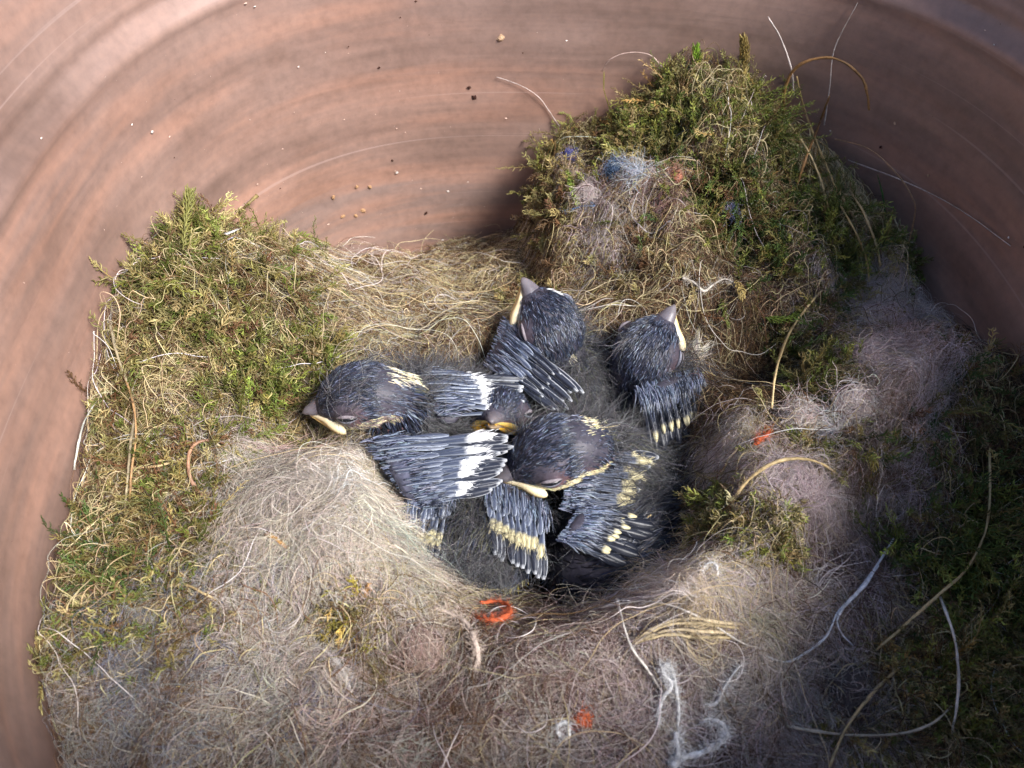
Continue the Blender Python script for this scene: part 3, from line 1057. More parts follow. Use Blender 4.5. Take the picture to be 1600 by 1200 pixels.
def chick(label, spine, head, wings=(), cheek=None, down=2600, seed=0, back=OLIVEB, belly=YELLOW, yellowtip=False, plum=1., patch=False, hdown=.04, showhead=True, open_gape=0., nape=True):
    """spine: (px, py, z, half width, half height in mm) from the rump forward; head: (px, py, z, radius m, forward, up)"""
    hx, hy, hz, r, f, u = head
    hc = at(hx, hy, hz)
    f = nrm(f)
    u = nrm(u-(u@f)*f)
    s_ = np.cross(f, u)                         # the bird's right
    pts = [at(x, y, z) for x, y, z, _, _ in spine]
    rx = [w*1e-3 for *_, w, h in spine]
    rz = [h*1e-3 for *_, h in spine]
    ups = [nrm(np.array([0, 0, 1.])-FW*.6)]*len(pts)
    tail = pts[0]+(pts[0]-pts[1])*.35
    P = [tail]+pts+[hc-f*r*.92-u*r*.16, hc-f*r*.36, hc+f*r*.22-u*r*.02, hc+f*r*.70-u*r*.10, hc+f*r*1.06-u*r*.20]
    RX = [rx[0]*.25]+rx+[r*.84, r*.98, r*.93, r*.66, r*.34]
    RZ = [rz[0]*.25]+rz+[r*.76, r*.90, r*.84, r*.56, r*.26]
    UU = [ups[0]]+ups+[u]*5
    n = 64
    k = len(P)
    par = np.linspace(0, k-1, n)
    C = catmull(P, n)
    RXi = np.maximum(catmull(np.array(RX)[:, None], n)[:, 0], .0004)
    RZi = np.maximum(catmull(np.array(RZ)[:, None], n)[:, 0], .0004)
    Ui = nrm(np.stack([np.interp(par, np.arange(k), np.array(UU)[:, j]) for j in range(3)], -1))
    V, F, A, T, U, S = loft(C, Ui, RXi, RZi, 24)
    sh = (k-5)/(k-1)                             # where the head begins along the spine
    g = thing('chick', label, 'chick', (*at(spine[1][0], spine[1][1], spine[1][2])[:2], -.034), 'chicks lying in the nest cup')
    sv, ph = A[:, 0], np.abs(A[:, 1])
    col = np.tile(np.array(SKINB), (len(V), 1))
    pk = (smooth(1.5, 2.2, ph)*(sv > sh-.1))[:, None]
    col = col*(1-pk)+np.array(SKINP)*pk
    bl = (smooth(1.7, 2.3, ph)*(sv < sh-.16))[:, None]
    col = col*(1-bl)+np.array(belly)*.8*bl
    if showhead:
        for sg in (-1, 1):
            e0 = hc+f*r*.24+s_*sg*r*.955+u*r*.03
            de = np.linalg.norm(V-e0, axis=1)
            V = V+nrm(V-hc)*(.0009*np.exp(-(de/.0026)**2))[:, None]
            ck_ = np.exp(-(np.linalg.norm(V-(e0-u*r*.35-f*r*.35), axis=1)/.0035)**2)[:, None]
            col = col*(1-ck_*.8)+np.array(SKINP)*.8*ck_*.8
    link('body', mesh('chick_body', V, F, M_SKIN, col=col), g)

    def surf(m, smin=0., smax=1.):
        L = np.linalg.norm(np.gradient(C, axis=0), axis=1)
        wgt = L*(RXi+RZi)
        q = np.linspace(0, 1, n)
        wgt = wgt*((q >= smin) & (q <= smax))
        i = rng.choice(n-1, m, p=wgt[:-1]/wgt[:-1].sum())
        fr = rng.random(m)
        phi = rng.uniform(-np.pi, np.pi, m)
        lerp = lambda X: X[i]*(1-fr)[:, None]+X[i+1]*fr[:, None]
        c, t_, u_, sd = lerp(C), nrm(lerp(T)), nrm(lerp(U)), nrm(lerp(S))
        ax, az = RXi[i]*(1-fr)+RXi[i+1]*fr, RZi[i]*(1-fr)+RZi[i+1]*fr
        p = c+u_*(np.cos(phi)*az)[:, None]+sd*(np.sin(phi)*ax)[:, None]
        nn = nrm(u_*(np.cos(phi)/az)[:, None]+sd*(np.sin(phi)/ax)[:, None])
        slope = (RXi[i+1]-RXi[i])/np.maximum(np.linalg.norm(C[i+1]-C[i], axis=1), 1e-6)
        nn = nrm(nn-t_*np.clip(slope, -1.5, 1.5)[:, None])
        return p, nn, t_, (i+fr)/(n-1), phi

    # contour feathers: short overlapping barbs
    m = int(6500*plum)
    a_ = surf(m, .02, sh+.02)
    b_ = surf(int(11500*plum) if showhead else 300, sh-.02, .995)
    p, nn, tt, sv, phi = [np.concatenate(q_) for q_ in zip(a_, b_)]
    m = len(p)
    ap = np.abs(phi)
    hd = sv > sh-.01
    colr = pick((NAVY, SLATE, PALEB), (5, 5, 1.3), m, .25)
    bk = (~hd) & (ap < 1.1)
    cb = pick((back, DOWNG, SLATE), (4, 3, 3), m, .25)
    colr[bk] = cb[bk]
    by = (sv < sh-.14) & (ap > 1.9)
    cy = pick((belly, CREAM), (4, 1), m)
    colr[by] = cy[by]
    if nape:
        nk = (np.abs(sv-(sh+.005)) < .035) & (ap < .42+.12*rng.normal(size=m))
        cn = pick((CREAM, (.7, .66, .5), DOWNG), (4, 3, 2), m)
        colr[nk] = cn[nk]
    if patch:
        pt = (sv > .86) & (sv < .955) & (phi > .75) & (phi < 1.5)
        colr[pt] = pick(((.8, .8, .8), (.6, .6, .62)), (3, 1), m)[pt]
    keep = np.ones(m, bool)
    if cheek is not None:
        lo, hi = 1.75, 2.5
        ck = hd & (ap > lo) & (ap < hi) & (sv < .965)
        cc = pick((cheek, CREAM, DOWNG), (4, 2, 1), m)
        colr[ck] = cc[ck]
    # feather tracts leave thinner, skin-showing lanes
    lane = .5+.5*np.sin(phi*9+2.2*np.sin(sv*40))
    keep &= ~(hd & (lane < .16) & (rng.random(m) < .7))
    th = hd & (ap > 2.3) & (rng.random(m) < .6)
    keep &= ~th
    L = np.where(hd, .0017, .0042)*(.7+.6*rng.random(m))
    L = np.where(sv > .955, L*.6, L)
    lift_ = np.where(hd, .18, .20)
    # rows: feathers grow in staggered lines
    flow = -nrm(tt-(tt*nn).sum(1, keepdims=True)*nn)+np.cross(nn, tt)*(.22*np.sin(sv*60+phi*3))[:, None]
    d = nrm(flow+nn*lift_[:, None]+rng.normal(size=(m, 3))*.13)
    d2 = nrm(flow+nn*.02+rng.normal(size=(m, 3))*.16)
    p = p-nn*.0001
    Q = np.stack([p, p+d*(L*.4)[:, None], p+d*(L*.4)[:, None]+d2*(L*.35)[:, None], p+d*(L*.4)[:, None]+d2*(L*.62)[:, None]], 1)
    R = np.array([.10e-3, .14e-3, .10e-3, .02e-3])[None]*(.6+.6*rng.random((m, 1)))*np.where(hd, .55, .9)[:, None]
    if showhead:
        for sg in (-1, 1):
            e0 = hc+f*r*.24+s_*sg*r*.955+u*r*.03
            keep &= (np.linalg.norm(Q[:, 2]-e0, axis=1) > .0019) & (np.linalg.norm(Q[:, 1]-e0, axis=1) > .0018)
    link('plumage', hair('plumage', Q[keep], R[keep], colr[keep], M_PLUME), g, kind='stuff')

    # long grey nestling down in loose tufts
    nt_ = 110
    p, nn, tt, sv, phi = surf(nt_*4, .12, .93)
    sel = (np.abs(phi) < 1.5) & (rng.random(nt_*4) < np.where((sv > sh-.0), hdown, .8))
    p, nn, tt = p[sel][:nt_], nn[sel][:nt_], tt[sel][:nt_]
    per = max(1, int(down*1.8)//len(p))
    p = np.repeat(p, per, 0)
    nn = np.repeat(nn, per, 0)
    tt = np.repeat(tt, per, 0)
    m = len(p)
    p = p+np.cross(nn, rng.normal(size=(m, 3)))*.0011
    K = 6
    d = nrm(nn*.55-tt*.6+rng.normal(size=(m, 3))*.40)
    L = (.0035+.0070*rng.random(m))
    Q = np.zeros((m, K, 3))
    Q[:, 0] = p
    for j in range(1, K):
        d = nrm(d+rng.normal(size=(m, 3))*.24-nn*.10)
        Q[:, j] = Q[:, j-1]+d*(L/(K-1))[:, None]
    R = np.array([.030, .030, .027, .023, .018, .008])[None]*1e-3*(.7+.6*rng.random((m, 1)))
    link('down', hair('down', Q, R, pick((DOWNG, (.17, .165, .17), (.05, .05, .055)), (4, 4, 3), m), M_DOWN), g, kind='stuff')

    if showhead:
        # beak -------------------------------------------------------------
        k_ = r/.0078
        b0 = hc+f*r*.78-u*r*.14
        t = np.linspace(0, 1, 12)
        L = .0061*k_
        cen = b0+f*(t*L)[:, None]-u*(.0012*t**2)[:, None]*k_
        wd_ = (.0030*(1-t)**.66+.0002)*k_
        ht = (.0023*(1-t)**.66+.0002)*k_
        V, F, *_ = loft(cen, np.tile(u, (12, 1)), wd_, ht, 14)
        cc = np.tile(np.array(HORN), (len(V), 1))
        tp = np.repeat(t, 14)
        cc[:len(tp)] = np.array(HORN)*(1-.0*tp[:, None])+np.array((.10, .085, .07))*(tp[:, None])
        V += nrm(V-cen.mean(0))*(.00006*np.sin(V@np.array([2100., 1700., 1900.])))[:, None]
        link('upper_mandible', mesh('upper_mandible', V, F, M_BEAK, col=cc), g)
        cen = b0-u*(.0019*k_)+f*(t*L*.9)[:, None]+u*(.0008*t)[:, None]*k_-u*open_gape*(t*L)[:, None]
        V, F, *_ = loft(cen, np.tile(u, (12, 1)), wd_*.95, ht*.55, 14)
        link('lower_mandible', mesh('lower_mandible', V, F, M_BEAK, col=np.tile(np.array((.30, .22, .14)), (len(V), 1))), g)
        for sg in (-1, 1):
            pth = [b0+f*L*.72+s_*sg*.0007*k_-u*.0016*k_, b0+f*L*.42+s_*sg*.0018*k_-u*.0015*k_,
                   b0+f*L*.10+s_*sg*.0032*k_-u*.0017*k_, b0-f*L*.20+s_*sg*.0052*k_-u*.0024*k_,
                   b0-f*L*.48+s_*sg*.0066*k_-u*.0036*k_]
            Cc = catmull(pth, 22)
            tq = np.linspace(0, 1, 22)
            rr = k_*(.00022+.00105*np.sin(np.clip(tq*.95+.02, 0, 1)**1.7*np.pi)**.8)
            rr[-1] *= .5
            if yellowtip:
                rr = rr*.72
            V, F, A2, *_ = loft(Cc, np.tile(nrm(u+s_*sg*.4), (22, 1)), rr, rr*1.05, 12)
            ty = np.clip(np.abs(A2[:, 1])/np.pi, 0, 1)[:, None]
            cc = np.array(GAPEW)*(1-ty)+np.array(GAPEY)*ty
            cc = cc*(.45+.55*smooth(0, .35, A2[:, :1]))
            if yellowtip:
                cc = cc*np.array((1., .8, .35))
            link('gape_flange', mesh('gape_flange', V, F, M_BEAK, col=cc), g)
            V2, F2, *_ = loft(Cc-u*(.00135*k_*np.sin(tq**.8*np.pi*.93))[:, None]-s_*sg*(.0003*tq)[:, None], np.tile(nrm(u+s_*sg*.4), (22, 1)), rr*.78, rr*.78, 12)
            link('gape_flange', mesh('gape_flange', V2, F2, M_BEAK, col=np.tile(np.array(GAPE if not yellowtip else GAPEY)*np.array((.95, .8, .55)), (len(V2), 1))), g)
            tn = np.linspace(-1, 1, 7)
            cn_ = b0+f*L*.30+s_*sg*.0016*k_+u*.00075*k_+(f*.8-u*.35)*(tn*.00055)[:, None]
            rn_ = .00024*np.sqrt(np.clip(1-tn**2, .05, 1))
            V3, F3, *_ = loft(cn_, np.tile(u, (7, 1)), rn_, rn_, 8)
            link('nostril', mesh('nostril', V3, F3, M_EYE, col=np.zeros((len(V3), 3))), g)
            # closed eye: dark slit between two lids
            e0 = hc+f*r*.25+s_*sg*r*1.02+u*r*.04
            nv = nrm(s_*sg+f*.22+u*.02)
            x = nrm(f-(f@nv)*nv)
            y = np.cross(nv, x)
            tt2 = np.linspace(-1, 1, 13)
            for nm, off, rad, mt, cl in (('eye', 0., .00050, M_EYE, NAVY), ('eyelid', .00066, .00038, M_SKIN, (.17, .17, .21)), ('eyelid', -.00070, .00040, M_SKIN, (.22, .19, .21))):
                cen = e0+nv*(.0003-.0008*tt2**2)[:, None]+x*(tt2*.0023*k_)[:, None]+y*(off*(1-tt2**2)-.0002*(1-tt2**2))[:, None]
                ra = rad*np.sqrt(np.clip(1-tt2**2, .02, 1))
                V, F, *_ = loft(cen, np.tile(nv, (13, 1)), ra, ra*.9, 10)
                link(nm, mesh(nm, V, F, mt, col=np.tile(np.array(cl), (len(V), 1))), g)
    for wkw in wings:
        q = [at(*v) for v in wkw.pop('pts')]
        wing(g, *q, **wkw)
    return g


chick('chick lying flat on the beige wool side, beak to the moss, both white-barred wings spread',
      [(800, 690, -.012, 5, 4), (745, 675, -.010, 10, 8), (685, 655, -.008, 11.5, 9), (625, 638, .0, 8.5, 7)],
      (555, 619, .007, .0073, cdir(-.95, -.16, .1), cdir(.0, .78, .62)),
      wings=[dict(pts=[(660, 588, .001), (705, 648, .003), (822, 590, .0), (806, 648, .002)], nf=9, nc=8, creach=.56, creach2=.76),
             dict(pts=[(612, 692, .006), (668, 788, .003), (806, 675, .007), (772, 766, .004)], nf=13, nc=11, creach=.92, creach2=.60, skin=(.085, .088, .13), arm=.004)],
      cheek=(.20, .15, .14), down=3600, hdown=.16)
chick('chick at the rear of the brood pointing its beak up to the pot wall',
      [(905, 665, -.018, 8, 7), (888, 612, -.012, 10.5, 9), (880, 560, -.006, 8.2, 7.6)],
      (857, 505, .003, .0077, cdir(-.40, .82, .34), cdir(.60, -.1, .8)),
      wings=[dict(pts=[(806, 520, .002), (778, 580, -.001), (908, 612, .001), (868, 645, -.002)], nf=8, nc=7, flight='flight', covert='flight', creach=.7)],
      cheek=(.75, .72, .66), down=2800, patch=True)
chick('chick beside the brown rear slope, seen on its crown with both yellow gape corners showing',
      [(1040, 695, -.018, 8, 7), (1045, 645, -.012, 10.5, 9), (1030, 598, -.006, 8, 7.4)],
      (1012, 547, .002, .0074, cdir(.40, .84, .33), cdir(-.50, -.1, .85)),
      wings=[dict(pts=[(1000, 622, .001), (1085, 592, .0), (1022, 714, -.004), (1098, 668, -.005)], nf=12, nc=11, flight='flight_dark', covert='flight_cream', creach=.80, quills=False)],
      down=2600, nape=False)
chick('middle chick with its beak over the white-barred wing and a cream cheek',
      [(990, 800, -.017, 7, 6), (965, 750, -.010, 11, 9), (918, 715, -.005, 9, 8)],
      (856, 709, .004, .0077, cdir(-.93, -.32, .1), cdir(.05, .78, .62)),
      wings=[dict(pts=[(925, 705, .001), (895, 792, -.001), (1022, 712, -.001), (985, 800, -.004)], nf=9, nc=8, flight='flight', covert='covert_cream', creach=.9, quills=False)],
      cheek=CREAM, down=3000)
chick('half buried chick showing only its yellow beak above the white-barred wing',
      [(800, 720, -.026, 8, 7), (792, 700, -.022, 9, 8), (784, 686, -.013, 7, 7)],
      (780, 646, -.002, .0066, cdir(-.12, .05, .95), cdir(.1, .95, -.1)),
      yellowtip=True, down=1200, open_gape=.25)
chick('front chick with its tail to the wool and its head tucked underneath',
      [(722, 908, -.009, 6.5, 5), (730, 864, -.0085, 12.5, 9.5), (742, 812, -.013, 11, 9), (750, 785, -.018, 7, 6)],
      (750, 760, -.024, .007, cdir(0, .8, -.5), cdir(0, .5, .8)),
      wings=[dict(pts=[(760, 764, .001), (850, 804, -.001), (770, 872, .000), (850, 908, -.002)], nf=10, nc=9, flight='flight', covert='covert_cream', creach=.66),
             dict(pts=[(706, 780, .001), (634, 796, .001), (688, 884, -.001), (612, 876, .000)], nf=8, nc=7, flight='flight', covert='covert_cream', creach=.72)],
      down=4200, showhead=False, plum=2.4)
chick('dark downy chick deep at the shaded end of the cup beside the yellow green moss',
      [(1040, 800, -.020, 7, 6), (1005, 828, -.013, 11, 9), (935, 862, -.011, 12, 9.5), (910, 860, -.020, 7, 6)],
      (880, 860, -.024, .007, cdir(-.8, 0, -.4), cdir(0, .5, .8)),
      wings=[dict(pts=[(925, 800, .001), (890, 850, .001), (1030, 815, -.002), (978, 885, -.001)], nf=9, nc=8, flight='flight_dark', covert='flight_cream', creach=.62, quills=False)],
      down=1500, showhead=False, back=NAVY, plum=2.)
chick('hidden chick, only its cream-barred wing edge showing beside the tan fibres',
      [(720, 615, -.022, 8, 7), (670, 605, -.016, 9, 8), (620, 598, -.014, 8, 7)],
      (575, 600, -.016, .007, cdir(-.9, .1, 0), cdir(0, .5, .8)),
      wings=[dict(pts=[(628, 560, -.003), (640, 592, -.003), (530, 568, -.002), (535, 592, -.002)], nf=6, nc=6, flight='flight', covert='covert_cream', creach=.9)],
      down=1800, showhead=False)
# ------------------------------------------------------------------ things woven into or lying on the nest
M_YARN = mat('yarn', rough=.75, spec=.2, attr='col', noise=(1500, .8, 1.15), bump=.8)
M_STEM = mat('dry_stem', rough=.5, spec=.35, attr='col', noise=(1200, .75, 1.2), bump=.5)
CSTRAW = lin(196, 172, 126)
CPALE = lin(222, 214, 204)
CBRN = lin(150, 112, 70)


def spot(p):
    """(px, py, mm above the nest), or (px, py, mm off the wall, 'w')"""
    if len(p) > 3:
        return wall_at(p[0], p[1], p[2]*1e-3)
    q = on_nest(p[0], p[1], p[2]*1e-3+.0036)
    s = se(q[0], q[1])
    lim = wall_r(q[2])-.001
    if s > lim:
        q[:2] *= lim/s
    return q


def fuzz(C, r, n, col, parent, L=.0016, name='fuzz', rad=.022e-3):
    i = rng.integers(0, len(C)-1, n)
    f = rng.random((n, 1))
    p = C[i]*(1-f)+C[i+1]*f
    T = nrm(C[i+1]-C[i])
    u, v = perp(T)
    a = rng.uniform(0, 6.28, (n, 1))
    nn = np.cos(a)*u+np.sin(a)*v
    p = p+nn*r*.8
    d = nrm(nn+T*rng.normal(size=(n, 1))*.9)
    l = L*(.4+.9*rng.random((n, 1)))
    d2 = nrm(d+T*rng.normal(size=(n, 1))*.8+rng.normal(size=(n, 3))*.5)
    P = np.stack([p, p+d*l*.5, p+d*l*.5+d2*l*.5], 1)
    link(name, hair(name, P, rad*np.array([1, 1, .5]), np.array(col)*(1+.15*rng.normal(size=(n, 1))), M_WOOL), parent, kind='stuff')


def strand(name, label, cat, pts, r, col, taper=(1, .7), flat=1., fz=0, jit=0., group=None, m=None, n=None):
    P = np.array([spot(p) for p in pts])
    n = n or max(14, len(P)*6)
    o = thing(name, label, cat, P[0], group)
    me = tube(name, P, r*1e-3, m or (M_YARN if fz else M_STEM), col, n=n, jit=(jit or .045)*1e-3, taper=taper, flat=flat)
    link({'yarn': 'twist', 'hair': 'shaft'}.get(cat, 'stalk'), me, o)
    if fz:
        fuzz(catmull(P, 60), r*1e-3, fz, col, o)
    return o


ORANGE = (.60, .13, .05)
WHITE = (.84, .83, .82)
Y = 'yarn'
strand('orange_yarn', 'bright orange yarn hook on the plum wool before the cup', Y,
       [(741, 970, -.4), (760, 971, .6), (780, 970, 1.), (793, 962, 1.), (790, 949, 1.), (772, 944, .8), (748, 946, -.2)], .50, ORANGE, (1.1, .7), fz=420, jit=.12)
strand('orange_yarn', 'short orange yarn scrap beside the pale wool balls on the rim', Y,
       [(1180, 694, 1.), (1188, 686, 2.), (1198, 680, 1.5), (1206, 672, 1.)], .5, ORANGE, fz=120)
strand('white_yarn', 'white yarn folded into a tall narrow loop near the frame bottom', Y,
       [(1028, 1137, 1), (1032, 1099, 2), (1049, 1070, 3), (1038, 1055, 3.5), (1034, 1042, 3.5), (1046, 1040, 3), (1053, 1067, 3.2), (1059, 1105, 2.4), (1058, 1137, 1)],
       .34, WHITE, (1, 1), fz=420, jit=.05)
strand('white_yarn', 'thick white yarn curling into an open hook at the frame bottom', Y,
       [(1050, 1199, 1.4), (1066, 1183, 1.6), (1096, 1175, 1.6), (1115, 1164, 2), (1134, 1150, 2.2), (1131, 1134, 2.2), (1112, 1124, 2), (1094, 1131, 1.)],
       .5, WHITE, (1.2, .7), fz=420, jit=.08)
strand('white_yarn', 'stubby white yarn end standing beside the thick hooked yarn', Y,
       [(1054, 1200, 1.), (1060, 1178, 2.6), (1057, 1152, 2.5), (1062, 1146, 1.5)], .55, WHITE, (1, .7), fz=220, jit=.06)
strand('white_yarn', 'slightly bent white yarn between the folded loop and the long thread', Y,
       [(1096, 1100, .8), (1118, 1100, 1.4), (1133, 1073, 2), (1150, 1048, 2), (1166, 1035, .8)], .36, WHITE, (1, .5), fz=260, jit=.05)
strand('white_yarn', 'small white yarn ring standing below the yellow green moss', Y,
       [(1100, 902, .5), (1099, 890, 2.4), (1106, 881, 3.2), (1116, 880, 3.2), (1122, 890, 2.6), (1120, 903, 1), (1117, 918, .4)], .26, WHITE, (1, .8), fz=120)
strand('white_yarn', 'tiny square white yarn ring beside the orange scrap', Y,
       [(876, 1152, 1), (871, 1139, 1.4), (880, 1128, 1.5), (889, 1134, 1.4), (889, 1149, 1.2), (878, 1154, .8)], .34, WHITE, (1, 1), fz=110)
strand('white_thread', 'long white thread with a flattened middle crossing the mauve wool', 'thread',
       [(1398, 839, 2.5), (1375, 877, 3), (1340, 925, 3), (1311, 956, 2.4), (1292, 994, 2), (1261, 1020, 1.8), (1229, 1035, 1.6), (1188, 1023, .8)], .26, (.74, .75, .80), (.8, .8), flat=.6)
strand('white_thread', 'flat shiny white shred alongside the long thread on mauve wool', 'thread',
       [(1372, 882, 3.2), (1350, 916, 3.8), (1322, 945, 3.4), (1309, 968, 2.6), (1316, 990, 2.2), (1334, 1010, 1.6)], .34, (.72, .73, .77), (1.1, .3), flat=.25)
strand('pale_shred', 'beige fuzzy shred bent down beside the orange yarn hook', 'shred',
       [(675, 949, .6), (706, 959, 2), (730, 976, 2.4), (741, 1001, 2.4), (746, 1028, 2), (739, 1052, .6)], .62, lin(196, 178, 164), (.5, .9), flat=.5, fz=260)
strand('pale_shred', 'whitish curved shred on grey wool right of the yellowish moss ball', 'shred',
       [(478, 1000, .6), (512, 1020, 2), (536, 1046, 2.2), (548, 1082, .8)], .5, lin(200, 192, 186), (.6, .9), flat=.5, fz=200)
bpy.data.objects['pale_shred.001']['label'] = 'whitish curved shred on grey wool below the yellowish moss ball'
strand('pale_shred', 'wavy whitish shred on the brown rear slope behind the chicks', 'shred',
       [(1066, 434, 1.), (1084, 441, 2), (1100, 455, 2), (1116, 444, 2.4), (1134, 437, 2), (1152, 446, 1.)], .36, lin(206, 196, 184), (.9, .5), fz=180)

S = 'stem'
strand('straw_stem', 'long tan stem slanting down the dark hollow beside the rear slope', S,
       [(1322, 418, 1), (1268, 472, 4), (1232, 524, 8), (1213, 580, 10), (1206, 638, 8)], .34, CSTRAW, (1, .7))
strand('straw_stem', 'arched tan stem over the pale mauve fluff on the rim', S,
       [(1136, 806, .6), (1160, 760, 4), (1200, 727, 7), (1240, 716, 7.5), (1280, 722, 6), (1309, 740, 1)], .42, CSTRAW, (.9, .6))
strand('grass_arch', 'bent brown grass blade arching against the rear wall above the mound', S,
       [(1224, 186, 5, 'w'), (1227, 137, 6, 'w'), (1246, 104, 6.5, 'w'), (1283, 90, 6.5, 'w'), (1317, 96, 6, 'w'), (1346, 121, 5, 'w'), (1355, 146, 4.5, 'w'), (1358, 172, 4, 'w')],
       .42, CBRN, (1, .6))
strand('straw_stem', 'upright tan stem leaning over the dark front corner of the cup', S,
       [(964, 902, .8), (972, 862, 8), (988, 830, 13), (1017, 805, 16)], .26, CSTRAW, (1, .5))
strand('straw_stem', 'long tan stem curving down the dark green outer slope', S,
       [(1546, 700, 5), (1546, 783, 6), (1537, 837, 7), (1508, 892, 7), (1467, 929, 6), (1410, 980, 4), (1367, 1017, 1.5)], .27, CSTRAW, (.8, 1))
strand('straw_stem', 'thin pale stem hanging down over the lower green moss', S,
       [(1469, 933, 4), (1492, 1000, 7), (1497, 1075, 7), (1487, 1146, 3)], .27, CPALE, (.9, .8))
strand('straw_stem', 'pale stem sagging across the golden brown dry patch', S,
       [(1229, 1135, 1.5), (1325, 1148, 4), (1408, 1146, 5), (1458, 1129, 6), (1488, 1103, 3)], .30, lin(186, 174, 154), (.9, .6), flat=.7)
strand('straw_stem', 'straight tan stem crossing the sagging pale stem', S,
       [(1296, 1199, 2), (1325, 1133, 4.5), (1367, 1079, 5), (1402, 1044, 2)], .28, CSTRAW, (.8, 1))
for k, (o1, o2, lb) in enumerate([(0, 0, 'uppermost blade of the tan grass sheaf on mauve wool'), (6, 9, 'second blade of the tan grass sheaf on mauve wool'),
                                  (2, 20, 'third blade of the tan grass sheaf on mauve wool'), (-4, 30, 'lowest, most bowed blade of the tan grass sheaf')]):
    strand('grass_leaf', lb, S, [(990+o1*.3, 1006, .8), (1014, 986+o2*.4, 2.5), (1049, 970+o2*.7, 3.2), (1087, 966+o2, 3.4), (1125, 972+o2*.8, 3), (1168-8*k, 976+o2*.7, 1.)],
           .36, lin(196, 176, 136) if k % 2 else lin(212, 192, 156), (.6, .8), flat=.45, group='blades of the grass sheaf before the cup')
strand('white_thread', 'fine white thread running over the tan wool of the front rim', 'thread',
       [(940, 950, 1.5), (975, 942, 2.5), (1010, 939, 3), (1055, 947, 3), (1112, 975, 3), (1168, 1008, 2), (1215, 1012, 1)], .2, CPALE, (.8, .7))
strand('white_thread', 'fine pale thread falling from the cup edge towards the folded loop', 'thread',
       [(964, 935, 2.), (970, 962, 2.4), (985, 1010, 2.6), (1010, 1045, 2.4), (1036, 1084, 1.4)], .22, CPALE, (1, .8))
strand('grass_strand', 'long grey green grass strand hanging down the mossy edge by the pot wall', S,
       [(172, 508, 3), (184, 556, 4), (200, 600, 5), (211, 644, 5), (205, 690, 5), (201, 740, 5), (196, 800, 3)], .36, lin(160, 146, 118), (.8, .7))
strand('grass_strand', 'second grass strand, tan, close beside the grey green one', S,
       [(186, 570, 3), (206, 620, 5.5), (213, 680, 6), (206, 740, 6), (203, 800, 3)], .25, lin(176, 138, 96), (.8, .7))
strand('dead_stalk', 'rusty hooked stalk between the olive moss and the beige wool', S,
       [(362, 694, 1.5), (330, 688, 3.5), (308, 692, 4), (295, 710, 4.5), (298, 748, 4), (322, 782, 1.2)], .42, lin(164, 124, 98), (.6, 1), flat=.7)
strand('dead_stalk', 'thin straight stalk leading up to the rusty hooked one', S,
       [(196, 732, 3), (248, 728, 4), (290, 716, 3)], .28, CSTRAW, (.8, 1))
strand('dead_stalk', 'bowed tan stalk on the grey wool near the bluish fluff', S,
       [(252, 918, 1), (288, 913, 3), (320, 928, 3.4), (346, 942, 1)], .34, CSTRAW, (.9, .5))
strand('dead_stalk', 'short golden stalk end sticking out of the beige wool', S,
       [(416, 834, 2.5), (432, 842, 3), (448, 856, 2), (462, 874, .6)], .55, lin(176, 132, 74), (.8, .6), flat=.6)
strand('pale_hair', 'pale hair following the pot wall on the moss edge', 'hair',
       [(116, 734, 1, 'w'), (124, 690, 2, 'w'), (134, 655, 2.5, 'w'), (158, 618, 3, 'w'), (180, 600, 4, 'w')], .26, lin(196, 196, 186), (.8, .6))
strand('quill', 'white quill lying on the fibres below the pot wall', 'quill', [(352, 366, 3), (374, 358, 3.6), (398, 351, 3.5)], .42, lin(206, 204, 204), (1, .25), flat=.6)
strand('quill', 'shorter grey quill tucked under the white one', 'quill', [(356, 374, 3), (374, 366, 3), (390, 362, 2.6)], .36, lin(150, 146, 146), (1, .3), flat=.6)
strand('dry_twig', 'dry mossy twig reaching up the wall beside the olive tuft', S, [(352, 352, 3), (370, 336, 4), (388, 318, 3.5, 'w'), (402, 306, 3.5, 'w')], .45, lin(128, 112, 70), (.7, 1))
strand('dry_twig', 'thin upright pale twig between the olive tuft and the mossy twig', S, [(348, 350, 3), (352, 326, 5, 'w'), (357, 298, 5, 'w')], .3, lin(170, 146, 118), (1, .5))
strand('pale_hair', 'brown hair bowed off the mound beside the shaded wall', 'hair',
       [(1304, 217, 3, 'w'), (1358, 233, 5, 'w'), (1400, 271, 6, 'w'), (1425, 308, 6, 'w'), (1429, 333, 5, 'w'), (1419, 380, 3, 'w')], .2, lin(170, 136, 104), (.8, 1))
strand('pale_hair', 'straight pale hair lying across the shaded wall', 'hair',
       [(1325, 250, 1.5, 'w'), (1412, 283, 1.5, 'w'), (1496, 325, 1., 'w'), (1580, 384, .5, 'w')], .17, lin(190, 176, 166), (1, .6))
strand('pale_hair', 'long fine hair rising up the wall through the grass arch', 'hair',
       [(1340, 4, .6, 'w'), (1304, 75, 1.5, 'w'), (1296, 137, 2.5, 'w'), (1287, 196, 3, 'w')], .17, lin(200, 188, 180), (.6, 1))
strand('pale_hair', 'pale hair rising off the grass mound left of the arch', 'hair',
       [(1200, 26, 2, 'w'), (1221, 62, 4, 'w'), (1236, 108, 5, 'w'), (1240, 150, 4, 'w')], .24, lin(206, 192, 184), (.6, 1))
strand('pale_hair', 'faint curved hair stuck to the lit wall by the mound', 'hair',
       [(776, 120, .4, 'w'), (815, 134, .8, 'w'), (842, 152, 1., 'w'), (862, 180, .8, 'w'), (874, 198, 1, 'w')], .12, lin(206, 190, 184), (.6, 1))
